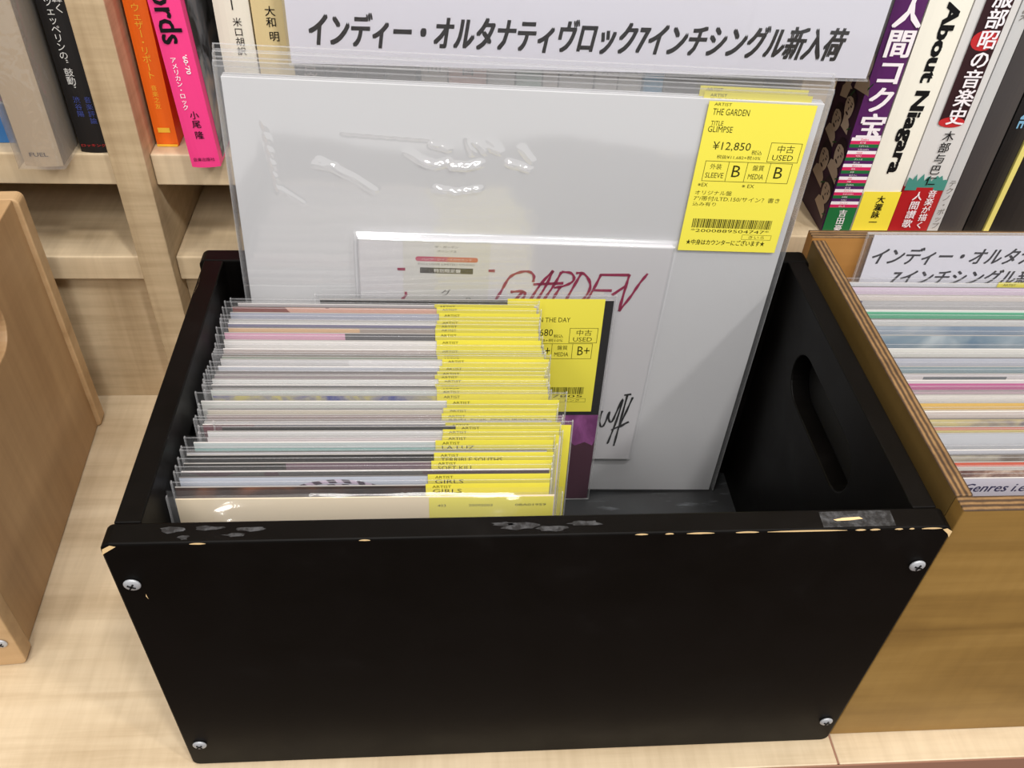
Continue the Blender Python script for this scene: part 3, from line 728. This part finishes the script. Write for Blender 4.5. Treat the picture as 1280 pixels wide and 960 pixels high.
text(b, pl, 'ザ・ガーデン', -0.2181, 0.2138, 0.0016, 0.0142, M_ink); text(b, pl, 'グリンプス', -0.2169, 0.2107, 0.0016, 0.0119, M_ink)
poly2(b, pl, rrect(-0.2299, -0.1916, 0.2042, 0.2076, 0.0016), M_pill)
poly2(b, pl, rrect(-0.2105, -0.1916, 0.2042, 0.2076, 0.0016), M_pill2, 1.5)
text(b, pl, 'パンク・ツインズのセカンド', -0.2262, 0.2050, 0.0018, 0.031, M_obitext, k=3)
text(b, pl, 'EXCLUSIVE LIMITED STUDIO', -0.2283, 0.2016, 0.0014, 0.0349, M_grey)
rect2(b, pl, -0.2271, -0.1943, 0.1957, 0.1998, M_obibox); text(b, pl, '特別限定盤', -0.2185, 0.1964, 0.0027, 0.0165, M_obitext, 0.02, k=2.5)  # black print box, the reflection over it mixed into its grey
text(b, pl, 'グ', -0.2136, 0.1790, 0.0050, 0.0058, M_ink); text(b, pl, 'ロ', -0.1978, 0.1760, 0.0022, 0.0026, M_ink); text(b, pl, 'リ', -0.2130, 0.172, 0.004, 0.004, M_ink)
b.build('obi_strip', front_lp)

# ------------------------------------------------------------------ shelf sign and crate sign
sg = thing('shelf_sign', 'long white sign with black Japanese lettering hanging over the books behind the tall sleeve', 'sign', (0.243, 0.298, 0.303))
b = MB(M_sign); b.box(-0.1845, 0.1845, -0.0004, 0.0004, 0.0012, 0.205, M_sign)
pl = Plane((0, -0.0004, 0), (1, 0, 0), (0, 0, 1), 0.00015)
text(b, pl, 'インディー・オルタナティヴロック7インチシングル新入荷', -0.1715, 0.0125, 0.0205, 0.335, M_ink, 0.042, 0.26)
o = b.build('paper', sg)
b = MB(M_case); b.box(-0.186, 0.186, -0.0012, -0.0009, 0, 0.208, M_case); b.box(-0.186, 0.186, 0.0009, 0.0012, 0, 0.208, M_case)
b.box(-0.186, 0.186, -0.0012, 0.0012, -0.0004, 0.0004, M_bagedge); b.build('clear_case', sg)
b = MB(M_case); b.box(-0.05, 0.05, -0.0008, 0.0176, 0.1975, 0.1983, M_case)
b.box(-0.05, 0.05, 0.0150, 0.0160, 0.1983, 0.2175, M_case); b.build('hanger_clip', sg)
sg.rotation_euler = (0, math.radians(0.5), 0)

cs = thing('crate_sign', 'white card with Japanese lettering standing behind the records in the plywood crate', 'sign', (0.5265, 0.2185, 0.0092), (math.radians(-3.0), 0, 0))
b = MB(M_sign); b.box(-0.0935, 0.0965, -0.0004, 0.0004, 0.0015, 0.2175, M_sign)
pl = Plane((-0.0935, -0.0004, 0), (1, 0, 0), (0, 0, 1), 0.00015)
M_sgrey = plain('sign_print', S(50, 48, 55), 0.6, 0.2)
text(b, pl, 'インディー・オルタナティヴロック', 0.0035, 0.1955, 0.0130, 0.182, M_sgrey, 0.024, 0.26)
text(b, pl, '7インチシングル新入荷', 0.0215, 0.1790, 0.0125, 0.126, M_sgrey, 0.024, 0.26)
b.build('paper', cs)
b = MB(M_case); b.box(-0.0980, 0.0980, -0.0010, -0.0007, 0, 0.2190, M_case); b.box(-0.0980, 0.0980, 0.0007, 0.0010, 0, 0.2190, M_case)
for x in (-0.0980, 0.0980): b.box(x - 0.0004, x + 0.0004, -0.001, 0.001, 0, 0.2190, M_bagedge)
b.box(-0.0980, 0.0980, -0.001, 0.001, 0.2185, 0.2192, M_bagedge)
b.build('clear_case', cs)

# ------------------------------------------------------------------ records in the plywood crate (back to front)
def genres(b, pl):
    mm = plain('navy_print', S(44, 44, 92), 0.6)
    text(b, pl, 'Genres i.e. w', 0.0185, JH - 0.0098, 0.0058, 0.046, mm, 0.02, 0.3)
def greylabel(b, pl): rect2(b, pl, 0.030, 0.082, JH - 0.006, JH - 0.0022, plain('dark_strip', S(110, 116, 122), 0.5), 2)
def bottom7(c1, c2, d=0.004): return ('t', ((0, c1), (d, c2)))
REC2 = [
 (0.2207, ('p', S(240, 240, 246)), 'white jacketed record at the back of the plywood crate, right under the sign'),
 (0.2161, ('p', S(232, 214, 232)), 'pale lilac jacketed record near the back of the plywood crate'),
 (0.2071, ('p', S(238, 228, 224)), 'warm white jacketed record between the lilac and the grey banded one in the plywood crate'),
 (0.2009, ('s', S(110, 104, 130), S(192, 190, 192), -0.075), 'grey jacketed record with a purple left corner behind the green one'),
 (0.1906, ('t', ((0, S(226, 240, 232)), (0.0014, S(104, 192, 152)))), 'mint green jacketed record in the plywood crate'),
 (0.1813, ('p', S(226, 226, 226)), 'pale grey jacketed record directly in front of the mint green one'),
 (0.1747, ('m', S(140, 158, 180), S(176, 186, 198), S(206, 210, 214), 14), 'cloudy grey-blue jacketed record in the plywood crate'),
 (0.1650, ('m', S(116, 140, 160), S(150, 166, 178), S(190, 200, 206), 22), 'dark blue-grey jacketed record directly in front of the cloudy grey-blue one'),
 (0.1518, ('p', S(240, 238, 232)), 'cream-white jacketed record with no print, in the middle of the plywood crate'),
 (0.1434, ('p', S(204, 206, 218)), 'bluish light grey jacketed record in the middle of the plywood crate'),
 (0.1353, ('p', S(152, 172, 180)), 'teal-grey jacketed record in the middle of the plywood crate'),
 (0.1288, ('p', S(222, 216, 218)), 'grey-white jacketed record with a dark printed strip along its top'),
 (0.1231, ('t', ((0, S(236, 226, 228)), (0.0022, S(220, 120, 172)))), 'magenta pink jacketed record in the plywood crate'),
 (0.1140, ('p', S(222, 196, 206)), 'dusty pink jacketed record directly in front of the magenta one'),
 (0.1106, ('p', S(244, 238, 232)), 'plain ivory jacketed record directly behind the orange-yellow one'),
 (0.1039, ('t', ((0, S(236, 196, 110)), (0.005, S(244, 232, 214)))), 'orange-yellow jacketed record in the plywood crate'),
 (0.0966, ('p', S(238, 224, 216)), 'pale peach jacketed record directly in front of the orange-yellow one'),
 (0.0908, ('m', S(90, 82, 130), S(216, 200, 160), S(230, 214, 150), 36), 'beige jacketed record with purple marks at its left corner'),
 (0.0845, ('t', ((0, S(226, 130, 112)), (0.0022, S(240, 224, 150)))), 'yellow jacketed record with a salmon stripe along its top'),
 (0.0795, ('p', S(206, 208, 214)), 'silver-grey jacketed record in a crinkled glossy sleeve, in the plywood crate'),
 (0.0668, ('p', S(232, 232, 240)), 'cool white jacketed record directly in front of the silver-grey one'),
 (0.0632, ('m', S(116, 100, 84), S(160, 150, 140), S(204, 196, 176), 30), 'mottled brown and grey jacketed record in the plywood crate'),
 (0.0580, ('t', ((0, S(236, 108, 80)), (0.003, S(244, 240, 236)))), 'red-orange topped white jacketed record near the front of the plywood crate'),
 (0.0523, ('m', S(110, 70, 66), S(176, 140, 124), S(226, 206, 190), 90), 'record with a brown patterned jacket directly behind the one printed Genres'),
 (0.0467, ('t', ((0, S(222, 220, 236)), (0.013, S(236, 228, 206)))), 'pale lavender jacketed record printed Genres i.e., front-most in the plywood crate'),
]
GR2 = '7-inch records standing in the plywood crate'
for k, (y, spec, lab) in enumerate(REC2):
    f = k / (len(REC2) - 1)
    xl = 0.4062 + 0.0015 * random.random()
    kw = {}
    if k == 0: kw = dict(lines=[A], x_lab=xl + 0.1195)
    record(200 + k, lab, xl, y, math.radians(2.8 + 2.6 * f), math.radians(-0.8 + 0.4 * f), spec, GR2, zbase=0.0088, art=genres if k == 24 else (greylabel if k == 11 else None), bagw=0.1895, jw=0.185, **kw)

# ------------------------------------------------------------------ books
GB = 'books standing on the shelf behind'
M_pages = plain('book_pages', S(226, 214, 190), 0.8)
def book(label, x0, x1, y, z, h, d, c, art=None, side=None, rough=0.45, lean=0.0, right_art=None):
    w = x1 - x0 - 0.0006
    r = thing('book', label, 'book', ((x0 + x1) / 2, y + d / 2, z + 0.0003), (0, lean, 0), GB)
    m = c if isinstance(c, bpy.types.Material) else plain('book_cloth_%d_%d_%d' % tuple(int(255 * k) for k in c[:3]), c, rough)
    sm = side or m
    b = MB(m); t = 0.0009; n = 6; bul = min(0.0016, w * 0.08)
    out = []                                                   # gently rounded spine swept upward, with both boards
    for i in range(n + 1):
        a = -1 + 2 * i / n; out.append((a * w / 2, -d / 2 - bul * (1 - a * a) + bul))
    inn = [(p[0] * (1 - 2 * t / w), p[1] + t) for p in out]
    for (p, q) in zip(out, out[1:]): b.add([(p[0], p[1], 0), (q[0], q[1], 0), (q[0], q[1], h), (p[0], p[1], h)], [[0, 1, 2, 3]], m, True)
    for (p, q) in zip(inn, inn[1:]): b.add([(p[0], p[1], 0), (q[0], q[1], 0), (q[0], q[1], h), (p[0], p[1], h)], [[3, 2, 1, 0]], m)
    for z_ in (0, h): b.add([(p[0], p[1], z_) for p in out] + [(p[0], p[1], z_) for p in inn], [[i, i + 1, n + 2 + i, n + 1 + i] for i in range(n)], m)
    yb = -d / 2 + bul
    b.box(-w / 2, -w / 2 + t, yb, d / 2, 0, h, sm); b.box(w / 2 - t, w / 2, yb, d / 2, 0, h, sm)
    if art: art(b, Plane((0, -d / 2, 0), (1, 0, 0), (0, 0, 1), 0.0003), w)
    if right_art: right_art(b)
    b.build('cover', r)
    b = MB(M_pages); b.box(-w / 2 + t * 1.05, w / 2 - t * 1.05, -d / 2 + t + bul + 0.0008, d / 2 - 0.003, 0.0025, h - 0.0025, M_pages); b.build('pages', r)
    return r
def full(b, pl, w, z0, z1, m, k=0.6):
    rect2(b, pl, -w / 2 + 0.0002, w / 2 - 0.0002, z0, z1, m, k)
C = lambda n, *c: plain('print_' + n, S(*c), 0.5)
ZU, ZR = 0.233, 0.170
# left bay
def a_blue(b, pl, w):
    full(b, pl, w, 0.0, 0.028, C('blue', 50, 110, 170)); full(b, pl, w, 0.030, 0.05, C('violet', 176, 70, 150)); full(b, pl, w, 0.05, 0.07, C('softblue', 90, 110, 180))
book('thin white and blue book at the far left, left of the brown book in wrap', -0.1560, -0.1345, 0.330, ZU, 0.182, 0.13, S(222, 220, 222), a_blue)
def a_fuel(b, pl, w): text(b, pl, 'FUEL', -0.0065, 0.0075, 0.0028, 0.0115, C('fuel', 70, 56, 44), 0.02)
fb = book('tan brown book in crinkled clear wrap, overhanging the shelf at the left', -0.1235, -0.0985, 0.297, ZU, 0.19, 0.135, S(168, 146, 114), a_fuel, side=plain('tan_board', S(132, 112, 82), 0.5))
b = MB(M_crinkle)
bw, bd, bh = 0.0295, 0.140, 0.19
def wrap_pt(u, z):
    P = [(-bw / 2, bd / 2), (-bw / 2, -bd / 2 - 0.001), (bw / 2, -bd / 2 - 0.001), (bw / 2, bd / 2)]
    seg = min(2, int(u)); f = u - seg; p, q = P[seg], P[seg + 1]
    return (p[0] + (q[0] - p[0]) * f, p[1] + (q[1] - p[1]) * f)
us = [i / 6 for i in range(19)]; vs = []
rw = random.Random(2)
for j in range(13):
    for u in us:
        x, y = wrap_pt(u, j); vs.append((x + rw.uniform(-1, 1) * 0.0006, y + rw.uniform(-1, 1) * 0.0006, bh * j / 12))
nu = len(us)
b.add(vs, [[j * nu + i, j * nu + i + 1, (j + 1) * nu + i + 1, (j + 1) * nu + i] for j in range(12) for i in range(nu - 1)], M_crinkle, True)
b.build('clear_wrap', fb)
def a_zep(b, pl, w):
    wh = C('offwhite', 214, 212, 208)
    vtext(b, pl, '轟く', 0.0035, 0.1055, 0.0064, wh, 1.0); vtext(b, pl, 'ツェッペリンの“鼓動”', -0.0022, 0.1025, 0.0058, wh, 0.94)
    bl = C('inkblue', 62, 74, 140); vtext(b, pl, '音楽評論', 0.0045, 0.040, 0.0046, bl); vtext(b, pl, '渋谷陽', -0.0025, 0.040, 0.0046, bl)
    text(b, pl, 'ロッキング', -0.008, 0.0045, 0.0022, 0.016, C('red', 190, 40, 44))
book('black book with white Japanese title, left of the left upright', -0.0935, -0.0728, 0.317, ZU, 0.19, 0.13, S(26, 24, 24), a_zep)
# middle bay
def a_orange(b, pl, w):
    ye = C('yellow', 246, 196, 60)
    vtext(b, pl, 'ト・ウェザー・リポート', 0, 0.1075, 0.0058, ye, 0.93); vtext(b, pl, '音楽之友', 0, 0.044, 0.0040, ye)
    rect2(b, pl, -0.004, 0.004, 0.0105, 0.0140, ye); full(b, pl, w, 0.0, 0.0018, ye)
book('narrow orange book with yellow lettering, right of the left upright', -0.0455, -0.0305, 0.327, ZU, 0.185, 0.13, S(244, 112, 26), a_orange)
def a_pink(b, pl, w):
    text(b, pl, 'Records', -0.0062, 0.141, 0.0128, 0.058, M_ink, 0.02, rot=-math.pi / 2)
    wh = C('white', 244, 236, 240)
    text(b, pl, "'60-'70", 0.0030, 0.0760, 0.0028, 0.012, wh, 0.02, rot=-math.pi / 2); vtext(b, pl, 'アメリカン・ロック', -0.0030, 0.0750, 0.0039, wh, 0.98, 0.01)
    vtext(b, pl, '小尾|隆', 0.0010, 0.040, 0.0058, M_ink, 1.05, 0.01); text(b, pl, '音楽出版社', -0.007, 0.0048, 0.0026, 0.014, M_ink)
def pink_cover(b):
    m, nt, bb = newmat('grey_photo_print'); n_ = noise(nt, coords(nt, (1, 1, 1)), 34, 4, 0.6, 0.8)
    nt.links.new(ramp(nt, n_, [(0.4, S(46, 44, 44)), (0.52, S(120, 122, 126)), (0.68, S(168, 150, 138))]), bb.inputs['Base Color'])
    x = (0.0035 + 0.0160) / 2 - 0.0003 + 0.0002
    b.face([(x, -0.058, 0.002), (x, 0.06, 0.002), (x, 0.06, 0.186), (x, -0.058, 0.186)], m)
book('hot pink book overhanging the shelf, with black and white spine lettering', -0.0160, 0.0035, 0.297, ZU + 0.0006, 0.19, 0.135, S(236, 62, 132), a_pink, right_art=pink_cover, lean=math.radians(-2.6))
def a_cream(b, pl, w): vtext(b, pl, 'ツァー', 0.001, 0.1215, 0.0085, M_ink, 1.0); vtext(b, pl, '米口胡訳', 0.0025, 0.0925, 0.0058, M_ink)
book('cream white book with thin black lettering, right of the hot pink one', 0.0112, 0.0335, 0.318, ZU, 0.188, 0.13, S(226, 220, 204), a_cream)
def a_yam(b, pl, w): vtext(b, pl, '大和', 0.0005, 0.100, 0.0066, M_ink, 1.02, 0.008); vtext(b, pl, '明', 0.0012, 0.0845, 0.0066, M_ink, 1.0, 0.008)
book('buff yellow book lettered with three black characters, beside the sign', 0.0340, 0.0565, 0.318, ZU, 0.188, 0.13, S(222, 202, 150), a_yam)
for x0, x1, c, s, ic, lab in ((0.0575, 0.075, (58, 50, 42), '音楽', (170, 160, 150), 'dark brown book under the left end of the sign, next to the buff one'), (0.0755, 0.095, (44, 40, 36), '史', (160, 150, 140), 'blackish brown book under the sign, second right of the buff one'),
     (0.0955, 0.114, (70, 62, 52), '', None, 'umber brown book under the sign, left of the grey one'), (0.1145, 0.1345, (110, 104, 96), '', None, 'warm grey book under the sign, left of the ivory one'), (0.1375, 0.1550, (222, 214, 204), '曲', (70, 66, 60), 'ivory spined book seen through the clear sleeve tops'),
     (0.1555, 0.1810, (226, 178, 164), '音', (90, 60, 56), 'salmon pink book seen under the sign through the sleeve tops'), (0.1815, 0.2000, (224, 222, 218), '', None, 'plain white book right of the salmon pink one'), (0.2005, 0.2180, (180, 204, 194), '', None, 'pale green book seen under the sign'),
     (0.2185, 0.2290, (232, 226, 220), 'め', (200, 70, 50), 'slim white book with red lettering under the sign'), (0.2295, 0.2530, (226, 224, 220), '文', (90, 88, 86), 'white book right of the slim red lettered one'), (0.2535, 0.2690, (216, 212, 208), '楽', (80, 78, 76), 'off-white book between the white one and the blue one, left of the pale one'),
     (0.2695, 0.2860, (226, 222, 216), '談', (90, 88, 86), 'pale book directly left of the sky blue one'), (0.2865, 0.3000, (60, 150, 196), '', None, 'sky blue book seen under the sign'), (0.3005, 0.3320, (92, 88, 82), '', None, 'charcoal grey book right of the sky blue one'), (0.3325, 0.3700, (84, 82, 58), '', None, 'olive dark book under the right end of the sign')):
    def art_(b, pl, w, s=s, ic=ic):
        if s: vtext(b, pl, s, 0, 0.068, min(0.011, w * 0.6), plain('print_ink_%d_%d_%d' % ic, S(*ic), 0.5), 1.0, 0.01)
    book(lab, x0, x1, 0.319 + random.uniform(0, 0.004), ZU, 0.186 + random.uniform(-0.004, 0.004), 0.13, S(*c), art_)
# right bay
def heads(b):
    """small cut-out portraits printed on the left board"""
    x = -(0.465 - 0.4425 - 0.0006) / 2 - 0.0002
    pale = C('portrait', 196, 180, 166); dk = C('portrait_hair', 40, 26, 40); rr = random.Random(4)
    pl = Plane((x, 0.065, 0), (0, -1, 0), (0, 0, 1), 0.0002)
    for i, (cx, cz) in enumerate(((0.119, 0.030), (0.121, 0.062), (0.113, 0.096), (0.119, 0.132), (0.113, 0.166), (0.099, 0.048), (0.100, 0.080), (0.098, 0.115), (0.100, 0.150))):
        s = rr.uniform(0.95, 1.2); tlt = rr.uniform(-0.3, 0.3)
        def tf(x_, z_): return (cx + s * (x_ * math.cos(tlt) - z_ * math.sin(tlt)), cz + s * (x_ * math.sin(tlt) + z_ * math.cos(tlt)))
        ell = lambda ox, oz, rx, rz, n=18: [tf(ox + rx * math.cos(2 * math.pi * k / n), oz + rz * math.sin(2 * math.pi * k / n)) for k in range(n)]
        poly2(b, pl, [tf(*q) for q in ((-0.0105, -0.019), (0.0105, -0.019), (0.0085, -0.0115), (0.003, -0.0085), (-0.003, -0.0085), (-0.0085, -0.0115))], pale, 1)
        poly2(b, pl, ell(0, 0.0022, 0.0088, 0.0098), dk, 1.5)
        poly2(b, pl, ell(0, -0.0012, 0.0076, 0.0098), pale, 2)
        poly2(b, pl, [tf(*q) for q in ((-0.0078, 0.002), (-0.003, 0.0055), (0.002, 0.0062), (0.0078, 0.003), (0.0072, 0.0092), (0, 0.0115), (-0.0072, 0.0090))], dk, 2.5)
        for sx in (-0.0032, 0.0032): poly2(b, pl, ell(sx, 0.0002, 0.0014, 0.0007, 8), dk, 3); poly2(b, pl, ell(sx, 0.0025, 0.0020, 0.0004, 8), dk, 3)
        poly2(b, pl, ell(0, -0.0068, 0.0026, 0.0009, 8), dk, 3); poly2(b, pl, ell(0.0003, -0.0030, 0.0007, 0.0013, 8), dk, 3)
        gm = C('leafgreen', 40, 96, 56); poly2(b, pl, [tf(*q) for q in ((0.008, -0.0165), (0.0135, -0.0120), (0.0140, -0.0105), (0.0082, -0.0150))], gm, 3)
def a_koku(b, pl, w):
    wh = C('white', 244, 236, 240)
    vtext(b, pl, '人間コク宝', 0.0008, 0.1765, 0.0200, wh, 0.98, 0.03)
    cols = [C('white', 244, 236, 240), C('crimson', 214, 40, 96), C('green', 28, 112, 60), C('plum', 80, 28, 92)]
    names = ['Zeebra', '真下直', 'すがちゃん', '水玉CANDY', '中崎英', 'YOU', 'クレンズ', 'ほしの', '掟ポルシェ', '安田', '杉作', '蛭子さん', '沢田', '大槻']
    z = 0.0795
    for i in range(22):
        m = cols[i % 4]; h = 0.0026
        full(b, pl, w, z - h, z, m); text(b, pl, names[i % 14], -0.004, z - h + 0.0006, 0.0014, None, cols[1] if i % 4 == 0 else cols[0], k=2); z -= h
    full(b, pl, w, 0.0, z, C('green', 28, 112, 60)); vtext(b, pl, '吉田豪', 0.0010, 0.0208, 0.0066, wh, 1.0, 0.015, 2)
book('purple book with cut-out portraits on its side and white brush title, by the right upright', 0.4425, 0.4650, 0.321, ZR, 0.19, 0.13, S(84, 30, 92), a_koku, side=plain('aubergine_board', S(62, 36, 62), 0.5), right_art=heads)
def a_nia(b, pl, w):
    ye = C('paleyellow', 248, 228, 70)
    full(b, pl, w, 0.0, 0.036, ye); text(b, pl, 'All About Niagara', -0.0056, 0.2020, 0.0125, 0.150, M_ink, 0.045, rot=-math.pi / 2); vtext(b, pl, '大瀧詠ー'.replace('ー', '一'), 0.0004, 0.0330, 0.0066, M_ink, 1.0, 0.02, 2)
book('thick cream book reading All About Niagara, with a yellow foot', 0.4655, 0.4955, 0.321, ZR, 0.215, 0.15, S(240, 236, 222), a_nia)
def a_fuku(b, pl, w):
    wh = C('white', 244, 236, 240); rd = C('red', 200, 40, 40); bk = C('maroonblack', 46, 18, 24)
    full(b, pl, w * 0.62, 0.092, 0.20, bk, 1); poly2(b, pl, [(w * 0.31 * math.cos(a), 0.092 + 0.004 * math.sin(a)) for a in [k * math.pi / 8 for k in range(16)]], rd, 1.2)
    poly2(b, pl, [(w * 0.30 * math.cos(a), 0.150 + 0.007 * math.sin(a)) for a in [k * math.pi / 8 for k in range(16)]], rd, 1.3)
    vtext(b, pl, '服部昭の音楽史', 0.002, 0.185, 0.0138, wh, 0.98, 0.02, 3)
    vtext(b, pl, '木部与巴仁', 0.002, 0.0860, 0.0085, M_ink, 1.05, 0.01, 3)
    tl = C('teal', 70, 140, 128)
    rr = random.Random(9); pts = [(-w / 2, 0.0375)]; x = -w / 2
    while x < w / 2: pts.append((x, 0.048 + rr.uniform(-0.003, 0.004))); x += 0.0018
    pts += [(w / 2, 0.048), (w / 2, 0.0375)]; poly2(b, pl, pts, tl, 1)
bk3 = book('white book with a black title panel and a red paper band round its foot', 0.4960, 0.5275, 0.321, ZR, 0.205, 0.15, S(214, 212, 210), a_fuku)
b = MB(); rd = C('deepred', 176, 28, 34); w = 0.0315 - 0.0006
vs = []; nb = 8
for z in (0.0002, 0.0400):
    for i in range(nb + 1):
        a_ = -1 + 2 * i / nb; vs.append((a_ * (w / 2 + 0.0002), -0.075 - 0.0006 - 0.0016 * (1 - a_ * a_) + 0.0016, z))
b.add(vs, [[i, i + 1, nb + 2 + i, nb + 1 + i] for i in range(nb)], rd, True)
for sx in (-1, 1): b.box(min(sx * (w / 2 + 0.0001), sx * (w / 2 + 0.0003)), max(sx * (w / 2 + 0.0001), sx * (w / 2 + 0.0003)), -0.0740, 0.02, 0.0002, 0.04, rd)
pl = Plane((0, -0.0758, 0), (1, 0, 0), (0, 0, 1), 0.0004); wh = C('white', 244, 236, 240)
vtext(b, pl, '音楽が描く', 0.0070, 0.0385, 0.0068, wh, 1.0, 0.015); vtext(b, pl, '人間讃歌', -0.0035, 0.0370, 0.0078, wh, 1.02, 0.015); text(b, pl, '音楽出版', 0.001, 0.0006, 0.0022, 0.011, wh)
b.build('paper_band', bk3)
def a_tek(b, pl, w): vtext(b, pl, 'テクノ・ポップ', 0, 0.0460, 0.0060, C('grey', 80, 78, 80), 1.02); text(b, pl, 'Cheek', -0.002, 0.185, 0.007, 0.022, C('grey', 80, 78, 80), rot=-math.pi / 2)
book('slim light grey book lettered in grey, right of the red banded one', 0.5280, 0.5372, 0.322, ZR, 0.205, 0.15, S(196, 196, 196), a_tek)
book('dark grey blank book between the slim light grey and the magazine one', 0.5377, 0.5575, 0.322, ZR, 0.205, 0.15, S(66, 62, 62))
def a_mag(b, pl, w): text(b, pl, 'MAGAZINE', -0.0035, 0.150, 0.0070, 0.062, C('lightblue', 120, 170, 200), 0.03, rot=-math.pi / 2)
book('black book with pale blue MAGAZINE lettering, left of the yellow line', 0.5580, 0.5735, 0.322, ZR, 0.205, 0.15, S(28, 26, 27), a_mag)
book('very thin pale yellow book between two black ones at the right', 0.5740, 0.5788, 0.322, ZR, 0.205, 0.15, S(226, 214, 120))
def a_nov(b, pl, w): text(b, pl, 'NOVU', 0.003, 0.040, 0.007, 0.026, C('dimgrey', 70, 68, 70), rot=-math.pi / 2)
book('wide black book at the right edge with dim grey lettering', 0.5793, 0.6180, 0.322, ZR, 0.205, 0.15, S(30, 28, 29), a_nov)
